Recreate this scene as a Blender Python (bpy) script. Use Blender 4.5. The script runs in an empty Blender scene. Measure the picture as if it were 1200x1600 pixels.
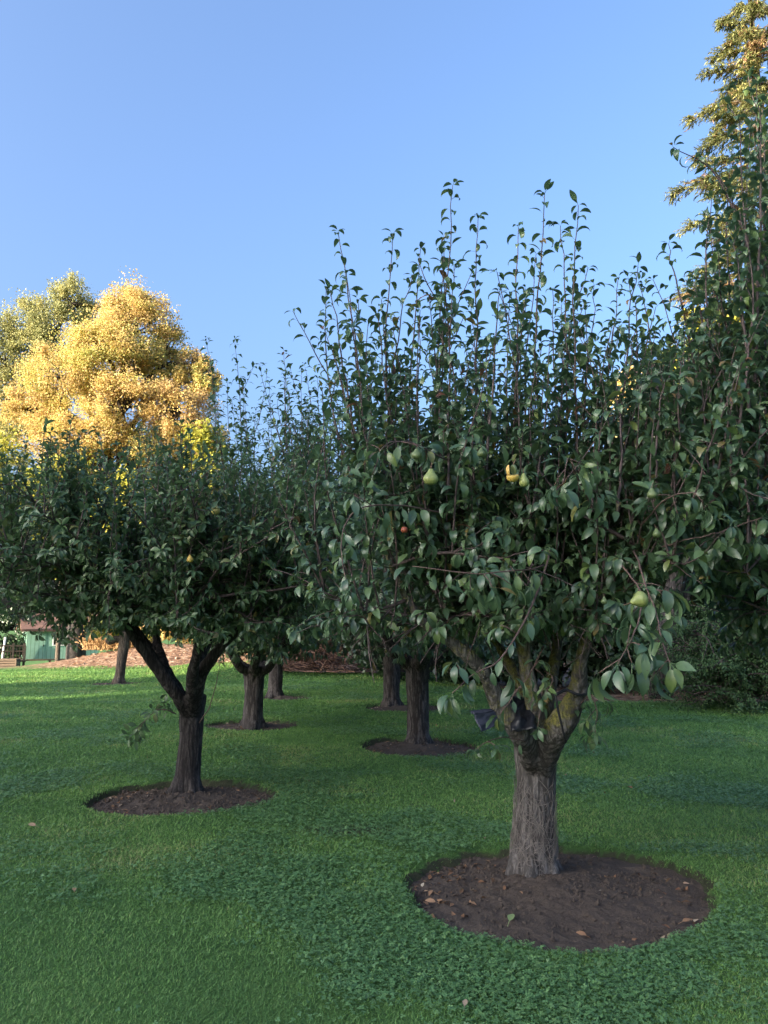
import bpy, math, numpy as np
from mathutils import Vector
PI = math.pi
R = math.radians
scn = bpy.context.scene
COL = scn.collection

# ------------------------------------------------------------------ camera, light, exposure
EYE = 1.55
FPX = 1232.0                         # focal length in photo pixels (photo is 1200 x 1600)
PITCH = math.atan(178 / FPX)
cam = bpy.data.cameras.new('camera')
cam.sensor_fit = 'VERTICAL'
cam.sensor_height = 24
cam.lens = 24 * FPX / 1600
cam.clip_start = 0.05
cam.clip_end = 2000
camo = bpy.data.objects.new('camera', cam)
COL.objects.link(camo)
camo.location = (0, 0, EYE)
camo.rotation_euler = (PI / 2 + PITCH, 0, 0)
scn.camera = camo

SUN_EL = R(14)
SUN_BACK = R(35)                     # sun stands to the left, this far behind the camera's side
sdir = Vector((-math.cos(SUN_EL) * math.cos(SUN_BACK), -math.cos(SUN_EL) * math.sin(SUN_BACK), math.sin(SUN_EL)))
sl = bpy.data.lights.new('sun', 'SUN')
sl.energy = 4.1
sl.angle = R(0.6)
sl.color = (1.0, 0.84, 0.62)
so = bpy.data.objects.new('sun', sl)
COL.objects.link(so)
so.rotation_euler = sdir.to_track_quat('Z', 'Y').to_euler()
so.location = (-20, -20, 30)
w = bpy.data.worlds.new('World')
scn.world = w
w.use_nodes = True
wn = w.node_tree.nodes
sky = wn.new('ShaderNodeTexSky')
sky.sky_type = 'NISHITA'
sky.sun_disc = False
sky.sun_elevation = SUN_EL
sky.sun_rotation = math.atan2(sdir.x, sdir.y) % (2 * PI)
sky.air_density = 0.85
sky.dust_density = 9.0
sky.ozone_density = 3.8
w.node_tree.links.new(sky.outputs[0], wn['Background'].inputs[0])
wn['Background'].inputs[1].default_value = 0.15
scn.view_settings.view_transform = 'Standard'
scn.view_settings.look = 'None'
scn.view_settings.exposure = 2.2
scn.view_settings.gamma = 1
scn.render.engine = 'CYCLES'
scn.cycles.max_bounces = 8
scn.cycles.diffuse_bounces = 5
scn.cycles.transmission_bounces = 4
scn.cycles.use_denoising = True
scn.cycles.denoising_prefilter = 'ACCURATE'
scn.cycles.use_adaptive_sampling = True
scn.cycles.adaptive_threshold = 0.005

rng = np.random.default_rng(7)

# ------------------------------------------------------------------ small helpers
def at(px, py, D):
    """point of the place seen at photo pixel (px, py) at depth y = D"""
    u = (px - 600) / FPX
    v = (800 - py) / FPX
    d = np.array([u, math.cos(PITCH) - v * math.sin(PITCH), math.sin(PITCH) + v * math.cos(PITCH)])
    return np.array([0, 0, EYE]) + d * (D / d[1])

def gp(px, py):
    """point of the level ground z = 0 seen at the photo pixel"""
    u = (px - 600) / FPX
    v = (800 - py) / FPX
    d = np.array([u, math.cos(PITCH) - v * math.sin(PITCH), math.sin(PITCH) + v * math.cos(PITCH)])
    return np.array([0, 0, EYE]) + d * (-EYE / d[2])

def nrm(a):
    a = np.asarray(a, float)
    return a / np.maximum(np.linalg.norm(a, axis=-1, keepdims=True), 1e-9)

def sstep(a, b, x):
    t = np.clip((x - a) / (b - a), 0, 1)
    return t * t * (3 - 2 * t)

def _h(i, j, k):
    n = (i * 374761393 + j * 668265263 + k * 1440662683) & 0xFFFFFFFF
    n = ((n ^ (n >> 13)) * 1274126177) & 0xFFFFFFFF
    return ((n ^ (n >> 16)) & 0xFFFF) / 65535.0

def vnoise(x, y, z=0.0):
    x, y, z = np.broadcast_arrays(np.asarray(x, float), np.asarray(y, float), np.asarray(z, float))
    i, j, k = np.floor(x).astype(np.int64), np.floor(y).astype(np.int64), np.floor(z).astype(np.int64)
    fx, fy, fz = x - i, y - j, z - k
    fx, fy, fz = [f * f * (3 - 2 * f) for f in (fx, fy, fz)]
    r = 0
    for a in (0, 1):
        for b in (0, 1):
            for c in (0, 1):
                r = r + _h(i + a, j + b, k + c) * np.where(a, fx, 1 - fx) * np.where(b, fy, 1 - fy) * np.where(c, fz, 1 - fz)
    return r

def fbm(x, y, z=0.0, o=4):
    r, a, t = 0, 1.0, 0
    for q in range(o):
        r = r + a * vnoise(np.asarray(x) * 2 ** q + 17.3 * q, np.asarray(y) * 2 ** q, np.asarray(z) * 2 ** q)
        t += a
        a *= .5
    return r / t

def mesh_obj(name, V, F, mat, parent=None, smooth=True, attrs=None, loc=None):
    V = np.ascontiguousarray(V, np.float32)
    me = bpy.data.meshes.new(name)
    Fs = F if isinstance(F, list) else [F]
    Fs = [np.asarray(f, np.int32) for f in Fs if len(f)]
    me.vertices.add(len(V))
    me.vertices.foreach_set('co', V.ravel())
    idx = np.concatenate([f.ravel() for f in Fs])
    tot = np.concatenate([np.full(len(f), f.shape[1], np.int32) for f in Fs])
    st = np.concatenate([[0], np.cumsum(tot)[:-1]]).astype(np.int32)
    me.loops.add(len(idx))
    me.loops.foreach_set('vertex_index', idx)
    me.polygons.add(len(tot))
    me.polygons.foreach_set('loop_start', st)
    me.polygons.foreach_set('loop_total', tot)
    me.polygons.foreach_set('use_smooth', np.full(len(tot), smooth))
    for k, a in (attrs or {}).items():
        at_ = me.attributes.new(k, 'FLOAT', 'POINT')
        at_.data.foreach_set('value', np.ascontiguousarray(a, np.float32))
    me.update(calc_edges=True)
    me.validate()
    me.materials.append(mat)
    o = bpy.data.objects.new(name, me)
    COL.objects.link(o)
    if parent is not None:
        o.parent = parent
    if loc is not None:
        o.location = loc
    return o

def tag(o, label=None, cat=None, group=None, kind=None):
    for k, v in (('label', label), ('category', cat), ('group', group), ('kind', kind)):
        if v:
            o[k] = v
    return o

def thing(name, label, cat, loc=(0, 0, 0), group=None, rz=0):
    o = bpy.data.objects.new(name, None)
    COL.objects.link(o)
    o.location = Vector([float(c) for c in loc])
    o.rotation_euler = (0, 0, rz)
    o.empty_display_size = .2
    return tag(o, label, cat, group)

class Geo:
    def __init__(s):
        s.V, s.F4, s.F3, s.n, s.A = [], [], [], 0, []
    def add(s, V, F4=None, F3=None, a=0.0):
        V = np.asarray(V, float)
        s.V.append(V)
        if F4 is not None and len(F4): s.F4.append(np.asarray(F4) + s.n)
        if F3 is not None and len(F3): s.F3.append(np.asarray(F3) + s.n)
        s.A.append(np.broadcast_to(np.asarray(a, float), (len(V),)))
        s.n += len(V)
        return s
    def box(s, c, d, rz=0, a=0.0, tilt=None):
        x, y, z = np.array(d) / 2
        P = np.array([[-x, -y, -z], [x, -y, -z], [x, y, -z], [-x, y, -z], [-x, -y, z], [x, -y, z], [x, y, z], [-x, y, z]])
        if tilt is not None:
            P = P @ tilt.T
        cr, sr = math.cos(rz), math.sin(rz)
        P = np.c_[P[:, 0] * cr - P[:, 1] * sr, P[:, 0] * sr + P[:, 1] * cr, P[:, 2]] + np.array(c)
        return s.add(P, [[3, 2, 1, 0], [4, 5, 6, 7], [0, 1, 5, 4], [1, 2, 6, 5], [2, 3, 7, 6], [3, 0, 4, 7]], a=a)
    def tube(s, pts, rad, n=6, cap=True, a=0.0):
        pts = np.asarray(pts, float)
        m = len(pts)
        rad = np.broadcast_to(np.asarray(rad, float), (m,))
        T = nrm(np.gradient(pts, axis=0))
        mt = np.abs(T.mean(0))
        ref = np.eye(3)[int(np.argmin(mt + np.abs(T).max(0)))]
        u = nrm(np.cross(T, ref))
        v = np.cross(T, u)
        th = np.arange(n) * 2 * PI / n
        V = (pts[:, None] + rad[:, None, None] * (np.cos(th)[None, :, None] * u[:, None] + np.sin(th)[None, :, None] * v[:, None])).reshape(-1, 3)
        i = np.arange(m - 1)[:, None] * n
        j = np.arange(n)[None]
        j2 = (j + 1) % n
        F = np.stack([i + j, i + j2, i + n + j2, i + n + j], -1).reshape(-1, 4)
        F3 = None
        if cap:
            V = np.concatenate([V, pts[:1], pts[-1:]])
            jj = np.arange(n)
            F3 = np.concatenate([np.stack([(jj + 1) % n, jj, np.full(n, m * n)], -1),
                                 np.stack([(m - 1) * n + jj, (m - 1) * n + (jj + 1) % n, np.full(n, m * n + 1)], -1)])
        return s.add(V, F, F3, a)
    def obj(s, name, mat, parent=None, smooth=True, attr=None, loc=None):
        F = []
        if s.F4: F.append(np.concatenate(s.F4))
        if s.F3: F.append(np.concatenate(s.F3))
        return mesh_obj(name, np.concatenate(s.V), F, mat, parent, smooth,
                        {attr: np.concatenate(s.A)} if attr else None, loc)

def curve(P, k=12):
    """Catmull-Rom through the points"""
    P = np.asarray(P, float)
    if len(P) < 3:
        t = np.linspace(0, 1, k)[:, None]
        return P[0] * (1 - t) + P[-1] * t
    Q = np.concatenate([[2 * P[0] - P[1]], P, [2 * P[-1] - P[-2]]])
    out = []
    ts = np.linspace(0, len(P) - 1, k)
    for t in ts:
        i = min(int(t), len(P) - 2)
        f = t - i
        a, b, c, d = Q[i:i + 4]
        out.append(.5 * (2 * b + (c - a) * f + (2 * a - 5 * b + 4 * c - d) * f * f + (3 * b - a - 3 * c + d) * f ** 3))
    return np.array(out)

# ------------------------------------------------------------------ materials
class M:
    def __init__(s, name):
        s.m = bpy.data.materials.new(name)
        s.m.use_nodes = True
        s.t = s.m.node_tree
        s.b = s.t.nodes['Principled BSDF']
    def n(s, typ, **kw):
        n = s.t.nodes.new('ShaderNode' + typ)
        for k, v in kw.items():
            if isinstance(k, str) and hasattr(n, k):
                setattr(n, k, v)
            else:
                n.inputs[k.replace('_', ' ')].default_value = v
        return n
    def l(s, a, b):
        s.t.links.new(a, b)
    def ramp(s, fac, stops):
        r = s.t.nodes.new('ShaderNodeValToRGB')
        e = r.color_ramp.elements
        while len(e) < len(stops): e.new(0.5)
        for q, (p, c) in enumerate(stops):
            e[q].position = p
            e[q].color = (*c, 1)
        s.l(fac, r.inputs[0])
        return r.outputs[0]
    def mix(s, fac, a, b):
        n = s.t.nodes.new('ShaderNodeMix')
        n.data_type = 'RGBA'
        for sock, v in ((n.inputs[0], fac), (n.inputs[6], a), (n.inputs[7], b)):
            if hasattr(v, 'is_linked'): s.l(v, sock)
            else: sock.default_value = v if not isinstance(v, tuple) else (*v, 1)
        return n.outputs[2]
    def coord(s, scale=(1, 1, 1), kind='Object'):
        tc = s.n('TexCoord')
        mp = s.n('Mapping')
        mp.inputs['Scale'].default_value = scale
        s.l(tc.outputs[kind], mp.inputs[0])
        return mp.outputs[0]
    def noise(s, vec, scale, detail=4, rough=.55):
        n = s.n('TexNoise')
        n.inputs['Scale'].default_value = scale
        n.inputs['Detail'].default_value = detail
        n.inputs['Roughness'].default_value = rough
        s.l(vec, n.inputs['Vector'])
        return n.outputs['Fac']
    def bump(s, h, strength=.5, dist=.01):
        n = s.n('Bump')
        n.inputs['Strength'].default_value = strength
        n.inputs['Distance'].default_value = dist
        s.l(h, n.inputs['Height'])
        s.l(n.outputs[0], s.b.inputs['Normal'])
        return n
    def attr(s, name):
        n = s.n('Attribute')
        n.attribute_name = name
        return n.outputs['Fac']
    def col(s, c):
        if isinstance(c, tuple): s.b.inputs['Base Color'].default_value = (*c, 1)
        else: s.l(c, s.b.inputs['Base Color'])
        return s
    def rough(s, r, spec=.5):
        s.b.inputs['Roughness'].default_value = r
        s.b.inputs['Specular IOR Level'].default_value = spec
        return s

def leaf_mat(name, stops, rough=.42, trans=.25, spec=.5, tr=None):
    m = M(name)
    c = m.ramp(m.attr('rnd'), stops)
    nz = m.noise(m.coord(), 60, 2)
    c = m.mix(m.ramp(nz, [(.35, (0, 0, 0)), (.75, (.22, .22, .22))]), c, (.10, .14, .05))
    c = m.mix(m.ramp(m.noise(m.coord(), 95, 1), [(.68, (0, 0, 0)), (.74, (.65, .65, .65))]), c, (.07, .05, .03))
    m.col(c).rough(rough, spec)
    t = m.n('BsdfTranslucent')
    if tr:
        t.inputs[0].default_value = (*tr, 1)
    else:
        m.l(c, t.inputs[0])
    mx = m.n('MixShader')
    mx.inputs[0].default_value = trans
    m.l(m.b.outputs[0], mx.inputs[1])
    m.l(t.outputs[0], mx.inputs[2])
    m.l(mx.outputs[0], m.t.nodes['Material Output'].inputs[0])
    return m.m

PEAR_LEAF = leaf_mat('pear leaf', [(0, (.050, .098, .052)), (.5, (.080, .150, .074)), (.86, (.125, .20, .085)), (.972, (.15, .22, .06)), (.988, (.22, .16, .05)), (1, (.16, .06, .035))], .36, .33, .75)
APPLE_LEAF = leaf_mat('apple leaf', [(0, (.060, .112, .054)), (.5, (.092, .165, .070)), (.9, (.135, .21, .085)), (.98, (.15, .20, .07)), (1, (.22, .17, .05))], .42, .33, .6)
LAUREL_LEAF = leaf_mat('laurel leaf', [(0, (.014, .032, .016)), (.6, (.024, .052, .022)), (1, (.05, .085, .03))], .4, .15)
HEDGE_LEAF = leaf_mat('small hedge leaf', [(0, (.034, .07, .03)), (.6, (.06, .12, .044)), (1, (.10, .17, .06))], .55, .25, .25)
GOLD_LEAF = leaf_mat('autumn gold leaf', [(0, (.42, .28, .14)), (.3, (.62, .44, .19)), (.6, (.68, .50, .19)), (.85, (.62, .55, .17)), (1, (.48, .49, .15))], .6, .4, .3)
OLIVE_LEAF = leaf_mat('grey green leaf', [(0, (.21, .23, .10)), (.6, (.40, .39, .16)), (1, (.54, .46, .18))], .6, .35, .3)
LIME_LEAF = leaf_mat('yellow green leaf', [(0, (.20, .24, .045)), (.6, (.42, .41, .06)), (1, (.54, .46, .08))], .55, .35, .3)
CEDAR_LEAF = leaf_mat('cypress spray', [(0, (.09, .11, .045)), (.5, (.25, .27, .10)), (.78, (.42, .40, .15)), (.86, (.40, .27, .13)), (1, (.42, .24, .14))], .6, .3, .3)
SUCKER = PEAR_LEAF

def bark_mat(name, c0, c1, moss=True, sc=1.0):
    m = M(name)
    v = m.coord((1, 1, .22))
    n1 = m.noise(v, 16 * sc, 7, .65)
    n2 = m.noise(m.coord(), 3.5, 4)
    nf = m.noise(m.coord((1, 1, .13)), 21 * sc, 3, .5)
    crack = m.ramp(nf, [(.40, (1, 1, 1)), (.485, (.1, .1, .1)), (.515, (.1, .1, .1)), (.62, (1, 1, 1))])
    vo = m.n('TexVoronoi', feature='DISTANCE_TO_EDGE')
    vo.inputs['Scale'].default_value = 30 * sc
    dst = m.n('VectorMath', operation='MULTIPLY_ADD')
    nn = m.n('TexNoise')
    nn.inputs['Scale'].default_value = 14
    m.l(m.coord(), nn.inputs['Vector'])
    m.l(nn.outputs['Color'], dst.inputs[0])
    dst.inputs[1].default_value = (.06, .06, .06)
    m.l(m.coord((1, 1, .36)), dst.inputs[2])
    m.l(dst.outputs[0], vo.inputs['Vector'])
    pl = m.ramp(vo.outputs['Distance'], [(0, (.45, .45, .45)), (.16, (1, 1, 1))])
    mu = m.n('Math', operation='MULTIPLY')
    m.l(pl, mu.inputs[0])
    m.l(crack, mu.inputs[1])
    crack = mu.outputs[0]
    c = m.ramp(n1, [(.3, c0), (.7, c1)])
    c = m.mix(m.ramp(n2, [(.4, (0, 0, 0)), (.65, (.6, .6, .6))]), c, tuple(.75 * x + .02 for x in c1))
    c = m.mix(crack, tuple(.45 * x for x in c0), c)
    if moss:
        mo = m.attr('moss')
        mm = m.n('Math', operation='MULTIPLY_ADD')
        m.l(m.noise(m.coord(), 22, 5, .7), mm.inputs[0])
        mm.inputs[1].default_value = 1.4
        mm.inputs[2].default_value = -.95
        ad = m.n('Math', operation='ADD')
        m.l(mm.outputs[0], ad.inputs[0])
        m.l(mo, ad.inputs[1])
        f = m.ramp(ad.outputs[0], [(.35, (0, 0, 0)), (.7, (1, 1, 1))])
        c = m.mix(f, c, m.ramp(m.noise(m.coord(), 90, 4, .7), [(.35, (.05, .055, .02)), (.7, (.25, .23, .06))]))
    m.col(c).rough(.9, .25)
    hh = m.n('Math', operation='MULTIPLY_ADD')
    m.l(crack, hh.inputs[0])
    hh.inputs[1].default_value = .6
    m.l(n1, hh.inputs[2])
    m.bump(hh.outputs[0], .9, .012)
    return m.m

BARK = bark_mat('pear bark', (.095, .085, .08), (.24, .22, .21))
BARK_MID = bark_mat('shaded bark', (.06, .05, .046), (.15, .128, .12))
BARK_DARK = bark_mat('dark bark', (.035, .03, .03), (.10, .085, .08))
BARK_FAR = bark_mat('warm bark', (.09, .07, .055), (.22, .17, .13), False)
m = M('twig bark')
m.col(m.ramp(m.noise(m.coord(), 30, 3), [(.3, (.045, .035, .034)), (.7, (.13, .09, .085))])).rough(.7, .3)
TWIG = m.m
m = M('red twig')
m.col(m.ramp(m.noise(m.coord(), 30, 3), [(.3, (.075, .045, .04)), (.7, (.17, .11, .09))])).rough(.6, .3)
RED_TWIG = m.m

def plain(name, c0, c1, scale=8, rough=.7, spec=.3, bump=0, stretch=(1, 1, 1)):
    m = M(name)
    n = m.noise(m.coord(stretch), scale, 5)
    m.col(m.ramp(n, [(.3, c0), (.7, c1)])).rough(rough, spec)
    if bump: m.bump(n, .6, bump)
    return m.m

# ------------------------------------------------------------------ terrain
BEDS = []     # centre x, centre y, radius
def add_bed(px, py, r):
    p = gp(px, py)
    BEDS.append((p[0], p[1], r))
    return p
add_bed(875, 1386, .925)
add_bed(284, 1243, .80)
add_bed(395, 1131, .74)
add_bed(446, 1089, .62)
add_bed(653, 1165, .80)
add_bed(632, 1105, .80)
add_bed(186, 1067, .85)

def bed_r(i, th):
    return BEDS[i][2] * (1 + .05 * np.sin(2 * th + i) + .03 * np.sin(3 * th + 2.1 * i) + .018 * np.sin(7 * th + i * 1.3) + .012 * np.sin(13 * th) + .010 * np.sin(29 * th + i) + .008 * np.sin(47 * th + 2 * i))

MOUND = [(-9.6, 37.5, 5.6, 2.8, 1.25), (-3.6, 27.5, 3.6, 2.0, .45), (1.5, 27, 6, 2.5, .45)]
def gz(x, y, beds=True):
    x = np.asarray(x, float)
    y = np.asarray(y, float)
    z = .05 * (fbm(x * .35 + 5, y * .35, 0, 3) - .5) + .018 * (fbm(x * 2.3, y * 2.3, 1, 3) - .5)
    z = z * np.clip(1.2 - y / 60, .2, 1)
    z = z - .047 * np.clip(y - 26, 0, 45) * sstep(-3, -8, x)
    for mx, my, ax, ay, h in MOUND:
        z = z + h * np.exp(-((x - mx) / ax) ** 2 - ((y - my) / ay) ** 2)
    if beds:
        for i, (bx, by, br) in enumerate(BEDS):
            d = np.hypot(x - bx, y - by)
            th = np.arctan2(y - by, x - bx)
            z = z - .10 * sstep(bed_r(i, th) + .01, bed_r(i, th) - .09, d)
    return z

def spaced(parts):
    out = [parts[0][0]]
    for a, b, st in parts:
        n = max(1, int(round((b - a) / st)))
        out += list(np.linspace(a, b, n + 1)[1:])
    return np.array(out)
xs = spaced([(-400, -60, 40), (-60, -24, 2.5), (-24, -7, .5), (-7, -3.2, .14), (-3.2, 3.2, .05), (3.2, 7, .2), (7, 24, 1), (24, 60, 4), (60, 400, 40)])
ys = spaced([(-120, -20, 20), (-20, 1, 1), (1, 3.5, .075), (3.5, 9, .05), (9, 14, .1), (14, 26, .25), (26, 46, .5), (46, 80, 2), (80, 600, 40)])
X, Y = np.meshgrid(xs, ys)
Z = gz(X, Y)
nx, ny = len(xs), len(ys)
ii, jj = np.meshgrid(np.arange(nx - 1), np.arange(ny - 1))
q = (jj * nx + ii).ravel()
F = np.stack([q, q + 1, q + nx + 1, q + nx], -1)

def lawn_z(x, y):
    i = np.clip(np.searchsorted(xs, x) - 1, 0, nx - 2)
    j = np.clip(np.searchsorted(ys, y) - 1, 0, ny - 2)
    fx, fy = (x - xs[i]) / (xs[i + 1] - xs[i]), (y - ys[j]) / (ys[j + 1] - ys[j])
    return (Z[j, i] * (1 - fx) + Z[j, i + 1] * fx) * (1 - fy) + (Z[j + 1, i] * (1 - fx) + Z[j + 1, i + 1] * fx) * fy

def litter_mask(x, y):
    """where the ground is bare earth and dead leaves (banks at the far edge of the lawn)"""
    a = np.zeros_like(x)
    for mx, my, ax, ay, h in MOUND:
        if h > 1: ax, ay = ax * 1.5, ay * 1.75
        a = np.maximum(a, np.exp(-(((x - mx) / ax) ** 2 + ((y - my) / ay) ** 2)))
    a = np.maximum(a, sstep(24.0, 25.5, y + 0 * x) * sstep(-5, -3, x))
    a = np.maximum(a, sstep(16.4, 17.3, y + .06 * x) * sstep(2.3, 3.4, x))
    return a + .25 * (fbm(x * 1.2, y * 1.2, 3, 3) - .5)

def clover_mask(x, y):
    n = fbm(x * 1.1 + 3, y * 1.1, 8, 4)
    # broad clover band that runs across the lawn in front of the trees
    band = np.exp(-((y - (5.1 - .55 * (x + 1.3))) / .75) ** 2) * sstep(1.2, .3, x) * sstep(-3.6, -2.4, x)
    b2 = np.exp(-(((x - 2.0) / .95) ** 2 + ((y - 5.75) / .28) ** 2))
    b3 = np.exp(-(((x + .4) / 1.9) ** 2 + ((y - 8.0) / 1.1) ** 2))
    b4 = np.exp(-(((x + .2) / .7) ** 2 + ((y - 3.0) / .6) ** 2))
    return n + .24 * band + .26 * b2 + .2 * b3 + .14 * b4 - .03

bare = np.exp(-(((X + .25) / .45) ** 2 + ((Y - 6.35) / .22) ** 2)) + .6 * np.exp(-(((X - .3) / .3) ** 2 + ((Y - 7.2) / .2) ** 2))
for _i, (_bx, _by, _br) in enumerate(BEDS):
    _d = np.hypot(X - _bx, Y - _by)
    bare = np.maximum(bare, 1.2 * (_d < bed_r(_i, np.arctan2(Y - _by, X - _bx)) + .004))
lit = np.clip((litter_mask(X, Y) - .35) * 4, 0, 1)
m = M('lawn')
v = m.coord()
n1 = m.noise(v, 1.1, 5)
n2 = m.noise(v, 45, 4, .7)
n3 = m.noise(v, 260, 2, .7)
g = m.ramp(n1, [(.32, (.075, .165, .042)), (.55, (.11, .22, .055)), (.75, (.15, .26, .066))])
g = m.mix(m.ramp(n2, [(.35, (0, 0, 0)), (.7, (.7, .7, .7))]), g, (.026, .062, .018))
g = m.mix(m.ramp(n3, [(.45, (0, 0, 0)), (.75, (.5, .5, .5))]), g, (.075, .13, .04))
soil = m.ramp(m.noise(v, 60, 5, .7), [(.3, (.028, .020, .016)), (.7, (.075, .055, .045))])
lf = m.n('TexVoronoi')
lf.inputs['Scale'].default_value = 9
m.l(v, lf.inputs['Vector'])
lr = m.n('SeparateColor')
m.l(lf.outputs['Color'], lr.inputs[0])
litc = m.ramp(lr.outputs[0], [(.1, (.09, .05, .035)), (.45, (.25, .14, .085)), (.75, (.38, .23, .14)), (.95, (.48, .36, .25))])
litc = m.mix(m.ramp(m.noise(v, 25, 4), [(.35, (0, 0, 0)), (.7, (.8, .8, .8))]), litc, (.10, .06, .042))
g = m.mix(m.ramp(m.attr('bare'), [(.3, (0, 0, 0)), (.9, (.8, .8, .8))]), g, soil)
g = m.mix(m.attr('litter'), g, litc)
m.col(g).rough(.85, .2)
bs = m.n('Math', operation='ADD')
m.l(n2, bs.inputs[0])
m.l(n3, bs.inputs[1])
m.bump(bs.outputs[0], .8, .02)
LAWN = m.m
lawn = mesh_obj('lawn', np.c_[X.ravel(), Y.ravel(), Z.ravel()], F, LAWN, attrs={'bare': bare.ravel(), 'litter': lit.ravel()})
tag(lawn, kind='structure')

# soil beds
m = M('bed soil')
v = m.coord()
n1 = m.noise(v, 5, 5)
n2 = m.noise(v, 75, 6, .75)
c = m.ramp(n2, [(.25, (.044, .034, .028)), (.6, (.092, .072, .060)), (.8, (.15, .12, .10))])
c = m.mix(m.ramp(n1, [(.4, (0, 0, 0)), (.7, (.5, .5, .5))]), c, (.12, .095, .078))
m.col(c).rough(.95, .1)
m.bump(n2, .8, .015)
SOIL = m.m
TREE_BASE = {}
bed_labels = [
    'large bare soil circle dug round the nearest pear tree',
    'dark soil circle with dead leaves round the black forked apple tree trunk',
    'soil circle round the forked grey trunk behind the apple tree',
    'small pale soil circle round the short grey trunk by the leafy bank',
    'dark soil circle round the straight trunk just behind the nearest pear tree',
    'shaded soil circle round the trunk under the dark laurels',
    'soil circle round the thin knobbly trunk by the sunlit mound']
def bed_z(i, x, y):
    bx, by, br = BEDS[i]
    d = np.hypot(x - bx, y - by) / br
    z = gz(bx, by, False) - .052 + .065 * np.exp(-(d / .55) ** 2)
    z = z + .06 * (fbm(x * 4, y * 4, i, 3) - .5) + .036 * (fbm(x * 17, y * 17, i, 4) - .5) * (1 - .3 * d)
    return z
for i, (bx, by, br) in enumerate(BEDS):
    nt, nr = (300, 110) if i == 0 else ((180, 60) if i in (1, 4) else (90, 26))
    th = np.linspace(0, 2 * PI, nt, endpoint=False)
    rr = np.linspace(.01, 1, nr)
    T, Q = np.meshgrid(th, rr)
    rad = bed_r(i, T) * Q
    bxv, byv = bx + rad * np.cos(T), by + rad * np.sin(T)
    zz = bed_z(i, bxv, byv)
    a = np.arange(nt)
    Fq = np.concatenate([np.stack([k * nt + a, k * nt + (a + 1) % nt, (k + 1) * nt + (a + 1) % nt, (k + 1) * nt + a], -1) for k in range(nr - 1)])
    o = mesh_obj('soil_bed', np.c_[(bxv - bx).ravel(), (byv - by).ravel(), zz.ravel()], [Fq, np.arange(nt)[None]], SOIL, loc=(bx, by, 0))
    tag(o, bed_labels[i], 'soil bed', 'round soil beds under the fruit trees')

def ground_z(x, y):
    z = gz(x, y)
    for i, (bx, by, br) in enumerate(BEDS):
        if math.hypot(x - bx, y - by) < br * .95:
            return float(bed_z(i, np.array(x), np.array(y)))
    return float(z)

def crumbs(mat):
    rg = np.random.default_rng(52)
    ico = np.array([[0, 0, 1], [.9, 0, .3], [.28, .85, .3], [-.72, .53, .3], [-.72, -.53, .3], [.28, -.85, .3], [.72, .53, -.4], [-.28, .85, -.4], [-.9, 0, -.4], [-.28, -.85, -.4], [.72, -.53, -.4]])
    fc = np.array([[0, 1, 2], [0, 2, 3], [0, 3, 4], [0, 4, 5], [0, 5, 1], [1, 6, 2], [2, 7, 3], [3, 8, 4], [4, 9, 5], [5, 10, 1], [2, 6, 7], [3, 7, 8], [4, 8, 9], [5, 9, 10], [1, 10, 6]])
    VV, FF, off = [], [], 0
    for i, n in enumerate([4200, 1800, 500, 200, 900, 300, 100]):
        bx, by, br = BEDS[i]
        th = rg.uniform(0, 2 * PI, n)
        rad = bed_r(i, th) * np.sqrt(rg.random(n)) * .985
        x, y = bx + rad * np.cos(th), by + rad * np.sin(th)
        k = fbm(x * 3, y * 3, i + 4, 3) + rg.normal(0, .12, n) > .42
        x, y = x[k], y[k]
        n = len(x)
        sz = .0035 + .011 * rg.random(n) ** 4 + (.004 if i else 0)
        z = bed_z(i, x, y) + sz * .25
        a = rg.uniform(0, 2 * PI, n)
        P = ico[None] * (1 + rg.normal(0, .22, (n, 11, 1))) * sz[:, None, None] * rg.uniform(.6, 1.3, (n, 1, 3))
        Q = np.stack([P[..., 0] * np.cos(a)[:, None] - P[..., 1] * np.sin(a)[:, None], P[..., 0] * np.sin(a)[:, None] + P[..., 1] * np.cos(a)[:, None], P[..., 2]], -1)
        Q += np.stack([x, y, z], -1)[:, None]
        VV.append(Q.reshape(-1, 3))
        FF.append((fc[None] + (np.arange(n) * 11)[:, None, None] + off).reshape(-1, 3))
        off += n * 11
    o = mesh_obj('soil_crumbs', np.concatenate(VV), np.concatenate(FF), mat, smooth=False)
    tag(o, 'loose crumbs of dark earth lying on the soil beds', 'soil', kind='stuff')
crumbs(SOIL)

def in_beds(x, y, grow=0.0):
    r = np.zeros(len(x), bool)
    for i, (bx, by, br) in enumerate(BEDS):
        d = np.hypot(x - bx, y - by)
        th = np.arctan2(y - by, x - bx)
        r |= d < bed_r(i, th) + grow
    return r

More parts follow.
